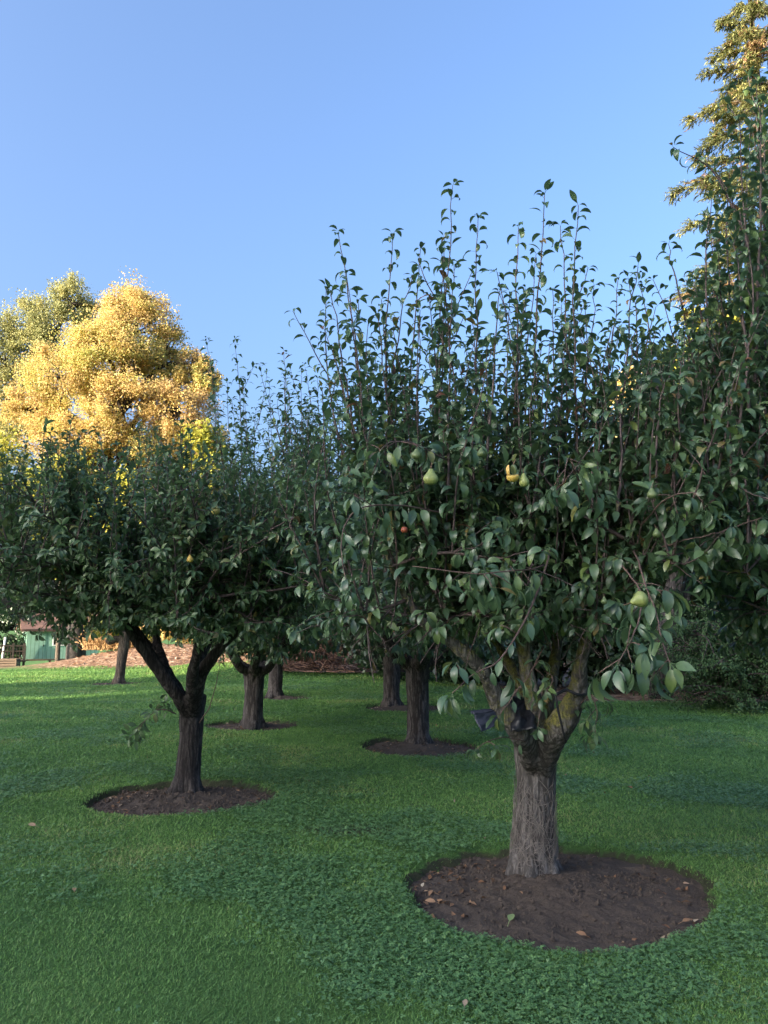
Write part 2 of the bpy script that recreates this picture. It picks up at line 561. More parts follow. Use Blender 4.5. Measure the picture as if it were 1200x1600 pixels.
# ------------------------------------------------------------------ leaves
def leaf_template(bend, width, seg=4, petiole=.3, fold=.25, twist=0.0):
    """leaf along +y from its twig, upper side +z; length of blade 1"""
    ts = np.linspace(0, 1, seg + 1)
    wv = width * np.sin(PI * np.clip(ts, 0.03, .975) ** .8) ** .85
    V = []
    y, z, a = 0.0, 0.0, 0.25
    ps = []
    if petiole:
        ps = [(0, 0)]
        y, z = petiole * math.cos(a), petiole * math.sin(a)
    ctr = []
    ang = a * .6
    for k in range(seg + 1):
        ctr.append((y, z, ang))
        if k < seg:
            ang -= bend / seg
            y += math.cos(ang) / seg
            z += math.sin(ang) / seg
    for k, (yy, zz, an) in enumerate(ctr):
        hw = wv[k]
        up = fold * hw
        tw = twist * ts[k]
        for sx in (-1, 0, 1):
            dx = sx * hw
            dn = up * abs(sx) + dx * math.sin(tw)
            V.append((dx * math.cos(tw), yy - dn * math.sin(an), zz + dn * math.cos(an)))
    F = []
    for k in range(seg):
        for s in (0, 1):
            b = k * 3 + s
            F.append((b, b + 1, b + 4, b + 3))
    if petiole:
        n = len(V)
        pw = .018
        V += [(-pw, 0, 0), (pw, 0, 0), (-pw, ctr[0][0] + .04, ctr[0][1]), (pw, ctr[0][0] + .04, ctr[0][1])]
        F.append((n, n + 1, n + 3, n + 2))
    return np.array(V), np.array(F)

PEAR_T = [leaf_template(b, .235, 4, p, f, t) for b, p, f, t in ((1.0, .35, .3, .2), (1.5, .3, .35, -.3), (.55, .4, .2, .4), (1.25, .25, .45, 0))]
HOOK_T = [leaf_template(b, .225, 5, p, f, t) for b, p, f, t in ((2.1, .3, .35, .2), (2.6, .28, .4, -.3), (1.6, .35, .3, .4), (2.3, .25, .5, 0), (.7, .35, .3, .3))]
PEAR_HI = [leaf_template(b, .225, 7, p, f, t) for b, p, f, t in ((.9, .45, .3, .2), (1.4, .4, .3, -.4), (.5, .5, .2, .5), (1.15, .35, .4, 0))]
PEAR_LO = [leaf_template(b, .25, 2, .25, .3) for b in (1.0, 1.5, .5)]
APPLE_T = [leaf_template(b, .24, 3, .2, f, t) for b, f, t in ((.8, .5, .2), (.3, .4, -.2), (1.2, .6, 0))]
FAR_T = [leaf_template(b, .36, 2, 0, .35) for b in (.9, .3)]
TUFT_T = [leaf_template(.5, .13, 2, 0, .2), leaf_template(-.3, .10, 2, 0, .3)]
SMALL_T = [leaf_template(.4, .28, 2, 0, .3)]

class Leaves:
    def __init__(s):
        s.P, s.D, s.N, s.S, s.R = [], [], [], [], []
    def add(s, P, D, N, S, Rr):
        n = len(P)
        s.P.append(np.asarray(P)); s.D.append(np.asarray(D)); s.N.append(np.asarray(N))
        s.S.append(np.broadcast_to(np.asarray(S, float), (n,))); s.R.append(np.broadcast_to(np.asarray(Rr, float), (n,)))
    def count(s):
        return sum(map(len, s.P))
    def build(s, name, mat, parent, temps, rg, keep=None, loc=None):
        P, D, N, S, Rr = [np.concatenate(a) for a in (s.P, s.D, s.N, s.S, s.R)]
        if keep is not None:
            k = keep(P)
            P, D, N, S, Rr = P[k], D[k], N[k], S[k], Rr[k]
        D = nrm(D)
        Xa = nrm(np.cross(D, N))
        Na = np.cross(Xa, D)
        tid = rg.integers(0, len(temps), len(P))
        VV, FF, AA, off = [], [], [], 0
        for t, (Vt, Ft) in enumerate(temps):
            k = np.where(tid == t)[0]
            if not len(k): continue
            V = P[k][:, None] + S[k][:, None, None] * (Vt[None, :, 0, None] * Xa[k][:, None] + Vt[None, :, 1, None] * D[k][:, None] + Vt[None, :, 2, None] * Na[k][:, None])
            mV = len(Vt)
            VV.append(V.reshape(-1, 3))
            FF.append((Ft[None] + (np.arange(len(k)) * mV)[:, None, None] + off).reshape(-1, 4))
            AA.append(np.repeat(Rr[k], mV))
            off += len(k) * mV
        return mesh_obj(name, np.concatenate(VV), np.concatenate(FF), mat, parent, True, {'rnd': np.concatenate(AA)}, loc)

def along(poly, spacing, t0, t1, rg):
    seg = np.linalg.norm(np.diff(poly, axis=0), axis=1)
    L = np.concatenate([[0], np.cumsum(seg)])
    tot = L[-1]
    n = max(1, int(tot * (t1 - t0) / spacing))
    sarr = np.sort(np.linspace(t0, t1, n) * tot + rg.normal(0, spacing * .22, n)).clip(0, tot)
    P = np.stack([np.interp(sarr, L, poly[:, k]) for k in range(3)], -1)
    T = nrm(np.gradient(poly, axis=0))
    A = nrm(np.stack([np.interp(sarr, L, T[:, k]) for k in range(3)], -1))
    return P, A, sarr / max(tot, 1e-6)

def leaves_on(lv, poly, rg, spacing=.05, size=.085, eps=.6, hang=.0, t0=.1, t1=1.0, taper=.35, up=1.0):
    P, A, t = along(poly, spacing, t0, t1, rg)
    n = len(P)
    ref = np.where(np.abs(A[:, 2:3]) > .85, np.array([[1., 0, 0]]), np.array([[0, 0, 1.]]))
    u = nrm(np.cross(A, ref))
    v = np.cross(A, u)
    th = rg.uniform(0, 6.28) + np.arange(n) * 2.4 + rg.normal(0, .5, n)
    r = np.cos(th)[:, None] * u + np.sin(th)[:, None] * v
    e = eps + rg.normal(0, .25, n)
    D = r * np.cos(e)[:, None] + A * np.sin(e)[:, None]
    hg = np.clip(hang + rg.normal(0, .18, n), 0, .95)[:, None]
    D = nrm(D * (1 - hg) + np.array([0, 0, -1.]) * hg + rg.normal(0, .12, (n, 3)))
    N = A * .6 + np.array([0, 0, up]) + r * hg * 1.5 + rg.normal(0, .3, (n, 3))
    S = size * (1 - taper * t ** 2) * rg.uniform(.72, 1.18, n)
    lv.add(P, D, N, S, rg.random(n))

def rosette(lv, p, ax, rg, n=5, size=.08, hang=.25):
    th = rg.uniform(0, 6.28) + np.arange(n) * 2.4
    ax = nrm(ax)
    ref = np.array([1., 0, 0]) if abs(ax[2]) > .8 else np.array([0, 0, 1.])
    u = nrm(np.cross(ax, ref))
    v = np.cross(ax, u)
    r = np.cos(th)[:, None] * u + np.sin(th)[:, None] * v
    e = rg.uniform(.1, .9, n)[:, None]
    D = r * np.cos(e) + ax * np.sin(e)
    D = nrm(D * (1 - hang) + np.array([0, 0, -hang]) + rg.normal(0, .15, (n, 3)))
    N = ax + np.array([0, 0, .9]) + r * .3 + rg.normal(0, .3, (n, 3))
    lv.add(np.repeat(p[None], n, 0), D, N, size * rg.uniform(.7, 1.2, n), rg.random(n))

def wander(p, d, L, rg, k=7, up=0.0, jit=.12):
    """a polyline that leaves p along d, bending by `up` towards (or away from) the zenith"""
    d = nrm(d)
    pts = [np.array(p, float)]
    for q in range(k - 1):
        d = nrm(d + np.array([0, 0, up / k]) + rg.normal(0, jit / math.sqrt(k), 3))
        pts.append(pts[-1] + d * L / (k - 1))
    return np.array(pts)

# ------------------------------------------------------------------ wood with joints that flow into each other
def solid_wood(polys, mat, name, parent, voxel=.014, bark=.008, moss=0.0, forkz=.9, seed=0):
    g = Geo()
    for p, r in polys:
        g.tube(p, r, 14)
    tmp = g.obj('tmp_wood', mat)
    md = tmp.modifiers.new('r', 'REMESH')
    md.mode = 'VOXEL'
    md.voxel_size = voxel
    sm = tmp.modifiers.new('s', 'SMOOTH')
    sm.factor = .6
    sm.iterations = 7
    dg = bpy.context.evaluated_depsgraph_get()
    me = bpy.data.meshes.new_from_object(tmp.evaluated_get(dg))
    bpy.data.objects.remove(tmp)
    me.name = name
    n = len(me.vertices)
    co = np.empty(n * 3, np.float32)
    no = np.empty(n * 3, np.float32)
    me.vertices.foreach_get('co', co)
    me.vertex_normals.foreach_get('vector', no)
    co, no = co.reshape(-1, 3).astype(float), no.reshape(-1, 3)
    rdg = fbm(co[:, 0] * 26 + seed, co[:, 1] * 26, co[:, 2] * 4.5, 3)
    rdg = 1 - np.abs(2 * rdg - 1) * 2
    lump = fbm(co[:, 0] * 6 + seed, co[:, 1] * 6, co[:, 2] * 4, 3) - .5
    co = co + no * (bark * rdg + bark * 4.5 * lump)[:, None]
    me.vertices.foreach_set('co', co.astype(np.float32).ravel())
    a = me.attributes.new('moss', 'FLOAT', 'POINT')
    ms = moss * sstep(forkz - .12, forkz + .15, co[:, 2]) * (.55 + .45 * np.clip(no[:, 2] * .6 - no[:, 0] * .5 - no[:, 1] * .4, -1, 1))
    a.data.foreach_set('value', ms.astype(np.float32))
    me.polygons.foreach_set('use_smooth', np.ones(len(me.polygons), bool))
    me.materials.clear()
    me.materials.append(mat)
    me.update()
    o = bpy.data.objects.new(name, me)
    COL.objects.link(o)
    o.parent = parent
    return o

def fruit_tree(name, label, cat, base, r0, forkz, Rc, zb, zt, zs, seed, limbs=None, n_limbs=5, n_sec=9, n_twig=6, n_shoot=2.4,
               size=.085, ss=1.2, hook=False, clear=None, fill=0, bowl=0.0, temps=PEAR_T, mat=PEAR_LEAF, eps=.6, hang=.15, shoots=(), sprays=(), lean=(0, 0), bark=BARK, voxel=.018,
               moss=.25, centre=None, spacing=.05, group='fruit trees standing in rows on the lawn', keepfn=None, flat=1.0, shoot_up=.95,
               ztop=None, suckers=0):
    """base = trunk foot; crown: radius Rc, from zb to zt, with upright shoots up to zs (heights over the foot)"""
    rg = np.random.default_rng(seed)
    base = np.array([base[0], base[1], ground_z(base[0], base[1]) - .02])
    root = thing(name, label, cat, base, group)
    cx, cy = centre if centre is not None else (lean[0] * 1.5, lean[1] * 1.5)
    top = np.array([lean[0], lean[1], forkz])
    tk = curve([(0, 0, -.12), (0, 0, .0), (lean[0] * .25, lean[1] * .25, forkz * .3), (lean[0] * .7, lean[1] * .7, forkz * .75), top], 14)
    tr = r0 * np.interp(np.linspace(0, 1, 14), [0, .14, .32, .6, .85, 1], [1.14, 1.07, .98, .93, 1.04, 1.05])
    solid = [(tk, tr)]
    for k in range(6):
        th = k * 1.05 + rg.normal(0, .25)
        d = np.array([math.cos(th), math.sin(th), 0])
        solid.append((curve([d * r0 * .55 + [0, 0, .16], d * r0 * 1.05 + [0, 0, .05], d * r0 * rg.uniform(1.45, 2.0) + [0, 0, -.04]], 7), r0 * np.array([.42, .4, .36, .32, .26, .2, .14])))
    LM = []
    if limbs:
        for pts, ra, rb in limbs:
            p = curve([top + np.array([0, 0, -.22])] + [np.array(q) - base for q in pts], 16)
            LM.append((p, np.linspace(ra ** .5, rb ** .5, 16) ** 2))
    k0 = rg.uniform(0, 6.28)
    for k in range(n_limbs):
        th = k0 + k * 2 * PI / max(n_limbs, 1) + rg.normal(0, .25)
        d = np.array([math.cos(th), math.sin(th), 0])
        zt_ = zb + (zt - zb) * rg.uniform(.5, .8)
        p = curve([top + [0, 0, -.1], top + d * .16 * Rc + [0, 0, .12], np.array([cx, cy, 0]) + d * Rc * .42 + [0, 0, forkz + .45 * (zt_ - forkz)],
                   np.array([cx, cy, 0]) + d * Rc * rg.uniform(.55, .72) + [0, 0, zt_]], 16)
        p[3:] += np.cumsum(rg.normal(0, .018, (13, 3)), 0)
        LM.append((p, r0 * np.linspace(.72, .16, 16) * rg.uniform(.75, 1)))
    solid += LM
    solid_wood(solid, bark, 'trunk', root, voxel, .006 + .012 * r0, moss, forkz, seed)
    lv = Leaves()
    lh = Leaves() if hook else lv
    tw = Geo()
    size_ = size
    def envelope(p):
        """how far outside the crown's shape (1 = on it)"""
        zc = (zb + zt) / 2
        return math.sqrt(((p[0] - cx) / Rc) ** 2 + ((p[1] - cy) / Rc) ** 2 + ((p[2] - zc) / ((zt - zb) / 2 * 1.15)) ** 2)
    secs = []
    for p, r in LM:
        for k in range(n_sec):
            t = rg.uniform(.28, 1) ** .8
            i = min(int(t * 15), 15)
            s = p[i]
            o = s - np.array([cx, cy, 0])
            o[2] = 0
            d = nrm(o + 1e-3) * rg.uniform(.1, 1.0) + rg.normal(0, .55, 3) * np.array([1, 1, .5]) + np.array([0, 0, rg.uniform(-.35, .8)])
            L = Rc * rg.uniform(.3, .62)
            q = wander(s, d, L, rg, 7, rg.uniform(-.5, .5), .35)
            while envelope(q[-1]) > 1.08 and len(q) > 3:
                q = q[:-1]
            q[:, 2] = np.maximum(q[:, 2], zb + .05 + bowl * np.clip(1 - np.hypot(q[:, 0] - cx, q[:, 1] - cy) / Rc, 0, 1))
            secs.append(q)
            tw.tube(q, np.linspace(min(r[i] * .6, .016), .005, len(q)), 5, False)
    ends = [np.array([1.])]
    for q in secs:
        for k in range(n_twig):
            i = rg.integers(1, len(q))
            s = q[i]
            d = nrm(q[i] - q[i - 1]) + rg.normal(0, .8, 3) + np.array([0, 0, rg.uniform(-.4, .5)])
            hi = np.clip((s[2] - zb) / (zt - zb), 0, 1)
            if clear is not None and not clear(s[None])[0]: continue
            t_ = wander(s, d, rg.uniform(.16, .42) * min(1, Rc / 1.4), rg, 5, -.5 + 1.2 * hi, .35)
            t_[:, 2] = np.maximum(t_[:, 2], zb - .12)
            tw.tube(t_, np.linspace(.0045, .002, len(t_)), 4, False)
            leaves_on(lv, t_, rg, spacing * .75, size, eps * (.4 + .6 * hi), hang + .35 * (1 - hi), .12, 1)
            rosette(lv, t_[-1], t_[-1] - t_[-2], rg, 5, size * .95, hang + .3 * (1 - hi))
        for k in range(len(q) - 1):
            rosette(lv, q[k + 1] + rg.normal(0, .015, 3), rg.normal(0, .5, 3) + [0, 0, .5], rg, rg.integers(3, 7), size, hang)
        ns = int(n_shoot) + (rg.random() < n_shoot % 1)
        for k in range(ns):
            i = rg.integers(1, len(q))
            s = q[i]
            rad = math.hypot(s[0] - cx, s[1] - cy) / Rc
            ztip = zt + (zs - zt) * rg.beta(1.4, 2.2) - .35 * rad ** 2 * (zs - zb) * flat * .3
            if ztip - s[2] < .25: continue
            o = nrm(np.array([s[0] - cx, s[1] - cy, 0]) + 1e-3)
            L = min(ztip - s[2], rg.uniform(.6, 1.5))
            sh = wander(s, np.array([0, 0, 1.]) + o * .3 * rad + rg.normal(0, .2, 3), L, rg, 8, .4, .22)
            tw.tube(sh, np.linspace(.007, .002, len(sh)), 5, False)
            leaves_on(lh, sh, rg, spacing * .9, size * ss, eps, 0, .05, 1, .3)
            for f_ in range(int(fill)):
                rosette(lv, sh[rg.integers(0, 6)] + rg.normal(0, .02, 3), rg.normal(0, .6, 3) + [0, 0, .6], rg, rg.integers(3, 6), size * .95, .15)
            rosette(lv, sh[-1], np.array([0, 0, 1.]), rg, 3, size * .6, 0)
    for sp in shoots:
        pts = [np.array(c) - base for c in sp['pts']]
        sh = curve(pts, 16)
        sh[2:] += np.outer(np.linspace(0, 1, 14) ** 2, rg.normal(0, .05, 3) * [1, 1, 0])
        sh[2:-2] += np.cumsum(rg.normal(0, .005, (12, 3)), 0) * np.array([1, 1, .3])
        L = np.linalg.norm(np.diff(sh, axis=0), axis=1).sum()
        tw.tube(sh, np.linspace(sp.get('r', .008), .0022, 16), 6, False)
        for f_ in range(int(fill * 1.5)):
            rosette(lv, sh[rg.integers(0, 8)] + rg.normal(0, .02, 3), rg.normal(0, .6, 3) + [0, 0, .6], rg, rg.integers(3, 6), size * .95, .15)
        leaves_on(lh, sh, rg, sp.get('spacing', spacing) * .85, sp.get('size', size) * ss, eps, 0, sp.get('t0', .05), 1, .25)
        rosette(lv, sh[-1], np.array([0, 0, 1.]), rg, 3, size * .7, 0)
        if rg.random() < .55:
            fk = wander(sh[rg.integers(5, 11)], np.array([rg.normal(0, .55), rg.normal(0, .55), 1.]), rg.uniform(.2, .55), rg, 7, .5, .12)
            tw.tube(fk, np.linspace(.005, .002, 7), 5, False)
            leaves_on(lh, fk, rg, sp.get('spacing', spacing) * .85, sp.get('size', size) * ss, eps, 0, .05, 1, .25)
    keep = None
    if keepfn is not None:
        keep = keepfn
    tw.obj('branches', TWIG, root)
    cr = lv.build('crown', mat, root, temps, rg, keep)
    if hook:
        lh.build('shoot_leaves', mat, cr, HOOK_T, rg, keep)
    for sp in sprays:
        pts = [np.array(c) - base for c in sp['pts']]
        sh = curve(pts, 18)
        sh += np.cumsum(rg.normal(0, .003, (18, 3)), 0)
        g = Geo()
        g.tube(sh, np.linspace(sp.get('r', .0048), .002, 18), 7)
        l2 = Leaves()
        leaves_on(l2, sh, rg, sp.get('spacing', .055), sp.get('size', size), .35, sp.get('hang', .6), sp.get('t0', .15), 1, .1)
        for q in range(sp.get('side', 3)):
            i = rg.integers(4, 17)
            t_ = wander(sh[i], rg.normal(0, .6, 3) + [0, 0, -.2], rg.uniform(.05, .12), rg, 4, -.6)
            g.tube(t_, .0025, 5)
            rosette(l2, t_[-1], t_[-1] - t_[0], rg, 5, sp.get('size', size), sp.get('hang', .5))
        rosette(l2, sh[-1], sh[-1] - sh[-3], rg, 6, sp.get('size', size) * .95, sp.get('hang', .5))
        b = g.obj('branch', RED_TWIG, root)
        l2.build('leaves', mat, b, PEAR_HI, rg)
    print(label, 'leaves', lv.count())
    return root

# ------------------------------------------------------------------ the fruit trees
def S(*pp, **kw):
    d = dict(pts=[at(*p) for p in pp])
    d.update(kw)
    return d

b1 = gp(834, 1362)
D1 = b1[1]
t1_shoots = []
for (tx, ty, bx_, by_, D) in [(540, 355, 572, 760, 4.9), (607, 365, 622, 780, 4.6), (690, 297, 672, 760, 4.7), (655, 385, 640, 720, 5.2), (747, 343, 735, 760, 4.9),
                              (800, 352, 800, 740, 4.6), (862, 310, 850, 760, 4.5), (893, 322, 905, 760, 4.4), (985, 415, 965, 780, 4.5), (1006, 432, 1000, 760, 4.9),
                              (488, 455, 560, 780, 5.3), (640, 430, 600, 740, 4.4), (716, 410, 700, 760, 4.3), (770, 455, 760, 740, 4.2), (835, 392, 822, 740, 5.2),
                              (908, 420, 880, 740, 4.9), (560, 470, 590, 760, 4.6), (1050, 500, 1030, 800, 4.6), (930, 520, 925, 800, 4.2), (675, 470, 690, 760, 4.5),
                              (520, 510, 575, 800, 4.8), (605, 470, 630, 760, 5.3), (880, 470, 860, 760, 5.4), (960, 500, 940, 780, 5.3), (735, 480, 745, 760, 5.5),
                              (815, 470, 800, 760, 5.5), (650, 500, 655, 780, 4.9), (1040, 560, 1030, 800, 5.1), (700, 360, 680, 700, 4.95), (880, 350, 885, 700, 4.8)]:
    mx, my = (tx + bx_) / 2 + rng.normal(0, 8), (ty + by_) / 2
    t1_shoots.append(S((bx_, by_, D), (mx, my, D + rng.normal(0, .08)), (tx, ty, D + rng.normal(0, .1)), r=.009, spacing=.044, size=.082))
for k in range(28):
    tx, D = rng.uniform(490, 1075), rng.uniform(4.3, 5.6)
    ty = rng.uniform(420, 590) + max(0, 560 - tx) * .8
    bx_ = 780 + (tx - 780) * .82
    t1_shoots.append(S((bx_, ty + 310, D), ((bx_ + tx) / 2 + rng.normal(0, 8), ty + 150, D), (tx, ty, D), r=.008, spacing=.044, size=.078))
t1_shoots += [S((1000, 855, 4.3), (930, 815, 4.25), (890, 785, 4.2), (850, 730, 4.2), (835, 690, 4.2), r=.013, spacing=.05, t0=.3),
              S((965, 800, 4.1), (968, 700, 4.1), (965, 590, 4.15), r=.010, spacing=.06, t0=.3),
              S((1022, 800, 4.0), (1025, 690, 4.0), (1028, 600, 4.05), r=.009, spacing=.06, t0=.3)]
CLEAR1 = lambda P: ~((P[:, 2] < 1.52 - .25 * np.clip(P[:, 0], 0, 1)) & (np.hypot(P[:, 0] + .1, P[:, 1]) < .85)) & (P[:, 2] > np.where(P[:, 0] > .3, 1.2, 1.42)) & ~((P[:, 1] < -.2) & (P[:, 2] < np.where(P[:, 0] > .35, 1.32, 1.56)))
t1_sprays = [
    S((860, 860, 4.2), (835, 930, 3.85), (805, 985, 3.7), (775, 1030, 3.6), (735, 1052, 3.55), (706, 1078, 3.5), size=.088, hang=.55, spacing=.05, side=3, r=.006),
    S((850, 882, 3.95), (820, 888, 3.85), (780, 893, 3.75), (740, 898, 3.7), (640, 885, 3.75), size=.085, hang=.6, spacing=.04, side=5),
    S((990, 860, 4.0), (1005, 900, 3.7), (1020, 950, 3.55), (1030, 1005, 3.4), (1040, 1035, 3.3), size=.095, hang=.55, spacing=.06, side=6, t0=.4),
    S((970, 880, 4.0), (1000, 930, 3.6), (985, 990, 3.4), (960, 1035, 3.3), size=.098, hang=.6, spacing=.07, side=5, t0=.4),
    S((700, 800, 4.2), (610, 790, 3.9), (560, 800, 3.75), (540, 850, 3.7), (550, 920, 3.65), size=.088, hang=.65, spacing=.045, side=3),
    S((1035, 855, 4.0), (1075, 845, 3.9), (1130, 830, 3.85), (1195, 810, 3.8), size=.085, hang=.5, spacing=.06, side=4),
    S((890, 1120, 4.8), (918, 1085, 4.65), (932, 1105, 4.6), (928, 1140, 4.55), size=.075, hang=.6, spacing=.05, side=3, r=.004),
    S((820, 1160, 4.75), (790, 1150, 4.6), (765, 1155, 4.5), (742, 1165, 4.45), size=.065, hang=.45, spacing=.08, side=1, r=.003),
    S((850, 1010, 4.5), (830, 1060, 4.35), (810, 1090, 4.3), (790, 1120, 4.3), size=.068, hang=.5, spacing=.045, side=3, r=.004),
    S((850, 1050, 4.5), (860, 1065, 4.35), (845, 1095, 4.3), (835, 1140, 4.3), size=.06, hang=.55, spacing=.05, side=2, r=.003),
    S((700, 720, 4.2), (640, 690, 3.9), (600, 700, 3.8), (585, 740, 3.8), size=.09, hang=.5, spacing=.045, side=4),
    S((1000, 820, 4.0), (1040, 780, 3.8), (1080, 770, 3.7), (1100, 785, 3.7), size=.09, hang=.4, spacing=.05, side=3),
    S((930, 800, 4.0), (900, 740, 3.8), (890, 720, 3.7), (880, 770, 3.7), size=.09, hang=.5, spacing=.05, side=4)]
t1 = fruit_tree('pear_tree', 'nearest pear tree, thick grey forked trunk with mossy limbs and tall leafy shoots', 'tree', b1, .125, .86, 1.62, 1.38, 2.75, 4.0, 11,
    limbs=[([at(812, 1145, 4.88), at(784, 1108, 4.82), at(768, 1075, 4.75), at(748, 1040, 4.65), at(700, 1000, 4.6), at(655, 968, 4.55), at(610, 880, 4.5), at(590, 800, 4.5)], .075, .014),
           ([at(870, 1140, 4.88), at(892, 1108, 4.8), at(904, 1072, 4.72), at(908, 1030, 4.62), at(930, 960, 4.5), at(965, 880, 4.4), at(1000, 800, 4.4)], .09, .016),
           ([at(838, 1120, 4.9), at(826, 1060, 4.85), at(815, 990, 4.8), at(800, 900, 4.8), at(780, 780, 4.8)], .07, .016),
           ([at(852, 1125, 5.0), at(862, 1060, 5.15), at(880, 950, 5.4), at(900, 820, 5.6)], .06, .015),
           ([at(832, 1125, 5.0), at(808, 1060, 5.2), at(745, 950, 5.6), at(690, 830, 5.8)], .06, .015)],
    n_limbs=0, n_sec=14, n_twig=10, n_shoot=3.9, size=.080, bowl=.45, hook=True, fill=4, ss=1.2,
    keepfn=CLEAR1, clear=CLEAR1, lean=(.045, 0.02), centre=(-.02, .05), moss=1.0, voxel=.0125,
    shoots=t1_shoots, sprays=t1_sprays, spacing=.046, flat=.6)
# dry strands that wrap the foot of the nearest trunk
g = Geo()
rg = np.random.default_rng(5)
for k in range(240):
    th0 = rg.uniform(0, 2 * PI)
    z0 = rg.uniform(-.02, .5) * rg.random() ** .5
    L = rg.uniform(.12, .5)
    t = np.linspace(0, 1, 8)
    th = th0 + rg.normal(0, .9) * t + .25 * np.sin(t * 6 + rg.uniform(0, 6))
    z = z0 + L * t * rg.uniform(.3, 1) + .02 * np.sin(t * 9)
    rr = .122 * np.interp(z / .86, [0, .1, .3, .6, .9], [1.14, 1.07, .98, .93, 1.04]) + .012 + .014 * rg.random() + .006 * np.sin(t * 7)
    lx = .045 * np.clip(z / .86, 0, 1)
    g.tube(np.c_[lx + rr * np.cos(th), .02 * z + rr * np.sin(th), z + .03], rg.uniform(.0009, .0016), 4, False)
g.obj('dry_vines', plain('dry strand', (.11, .095, .085), (.24, .21, .19), 20), t1)

CLEAR2 = lambda P: ~((P[:, 2] < 1.5) & (np.hypot(P[:, 0], P[:, 1]) < 1.0))
b2 = gp(292, 1236)
t2 = fruit_tree('apple_tree', 'broad apple tree with black forked trunk and upward pointing leaves', 'tree', b2, .115, .92, 2.6, 1.48, 2.78, 3.4, 22,
    limbs=[([at(272, 1080, 7.5), at(245, 1045, 7.4), at(215, 1005, 7.3), at(185, 960, 7.2), at(130, 880, 7.0), at(90, 800, 7.0)], .072, .016),
           ([at(262, 1050, 7.7), at(245, 1000, 7.9), at(230, 940, 8.1), at(210, 840, 8.3)], .06, .016),
           ([at(312, 1060, 7.4), at(345, 1010, 7.3), at(385, 970, 7.2), at(430, 900, 7.2), at(460, 830, 7.3)], .070, .016),
           ([at(300, 1060, 7.3), at(310, 1000, 7.0), at(300, 930, 6.7), at(300, 830, 6.6)], .065, .016),
           ([at(305, 1050, 7.8), at(330, 990, 8.2), at(350, 900, 8.5), at(370, 820, 8.6)], .06, .016),
           ([at(272, 1080, 7.5), at(240, 1030, 7.4), at(190, 960, 7.3), at(90, 900, 7.2), at(-10, 850, 7.2), at(-90, 800, 7.2)], .06, .016),
           ([at(262, 1060, 7.6), at(225, 1000, 7.9), at(150, 920, 8.2), at(60, 860, 8.5), at(0, 800, 8.6)], .055, .016)],
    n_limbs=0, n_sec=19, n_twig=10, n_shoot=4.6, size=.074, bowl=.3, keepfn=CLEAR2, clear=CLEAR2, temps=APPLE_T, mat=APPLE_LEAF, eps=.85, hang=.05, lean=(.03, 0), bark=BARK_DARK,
    moss=.15, voxel=.016, centre=(-.85, -.1), spacing=.030, flat=.5,
    shoots=[S((x, y + 130, D), (x + rng.normal(0, 6), y + 60, D), (x + rng.normal(0, 10), y, D), r=.007, spacing=.034, size=.08)
            for x, y, D in [(55, 695, 7.2), (110, 690, 7.4), (20, 740, 7.0), (85, 735, 7.0), (155, 720, 7.6), (180, 712, 7.2), (200, 730, 7.0), (240, 745, 7.5), (270, 750, 7.1),
                            (130, 760, 6.9), (310, 745, 7.4), (345, 740, 7.3), (215, 760, 7.9), (40, 770, 7.6)]],
    sprays=[S((275, 1115, 7.4), (252, 1108, 7.3), (235, 1120, 7.25), (207, 1147, 7.2), size=.085, hang=.25, spacing=.032, side=6, r=.006),
            S((312, 1130, 7.4), (330, 1100, 7.3), (338, 1060, 7.3), (342, 1040, 7.3), size=.05, hang=.3, spacing=.25, side=0, r=.006, t0=.5)])

for args in [
    dict(name='pear_tree', label='second tree in the left row, grey trunk forking low behind the apple tree', base=gp(395, 1134), r0=.155, forkz=.95, Rc=2.1, zb=1.25, zt=4.9, zs=6.0, seed=33,
         shoots=[S((x + 15, y + 240, D), (x + 8, y + 110, D), (x, y, D), r=.010, spacing=.05, size=.115) for x, y, D in
                 [(327, 532, 11.8), (366, 533, 11.9), (352, 600, 12.4), (390, 640, 12), (335, 650, 12.6), (415, 600, 12.4)]]),
    dict(name='pear_tree', label='third tree in the left row, short straight pale trunk near the leafy bank', base=gp(430, 1087), r0=.165, forkz=1.3, Rc=2.2, zb=1.5, zt=4.4, zs=6.0, seed=44),
    dict(name='pear_tree', label='pear tree with straight dark trunk standing right behind the nearest pear tree', base=gp(653, 1160), r0=.15, forkz=1.15, Rc=2.1, zb=1.25, zt=4.7, zs=5.7, seed=55,
         shoots=[S((x + 12, y + 240, D), (x + 4, y + 110, D), (x, y, D), r=.010, spacing=.05, size=.115) for x, y, D in
                 [(440, 548, 9.8), (470, 575, 10), (455, 610, 10.4), (500, 590, 10.2), (530, 560, 10.6), (425, 660, 9.9), (570, 540, 10.6), (480, 640, 9.6), (620, 560, 10.4), (510, 640, 10)]]),
    dict(name='pear_tree', label='farthest tree of the middle row, dark trunk half hidden in laurel shade', base=gp(612, 1103), r0=.17, forkz=1.3, Rc=2.3, zb=1.3, zt=4.6, zs=6.0, seed=66),
]:
    fruit_tree(cat='tree', n_limbs=6, n_sec=13, n_twig=8, n_shoot=5, size=.105, temps=PEAR_LO, voxel=.026, spacing=.06, bark=BARK_MID, **args)

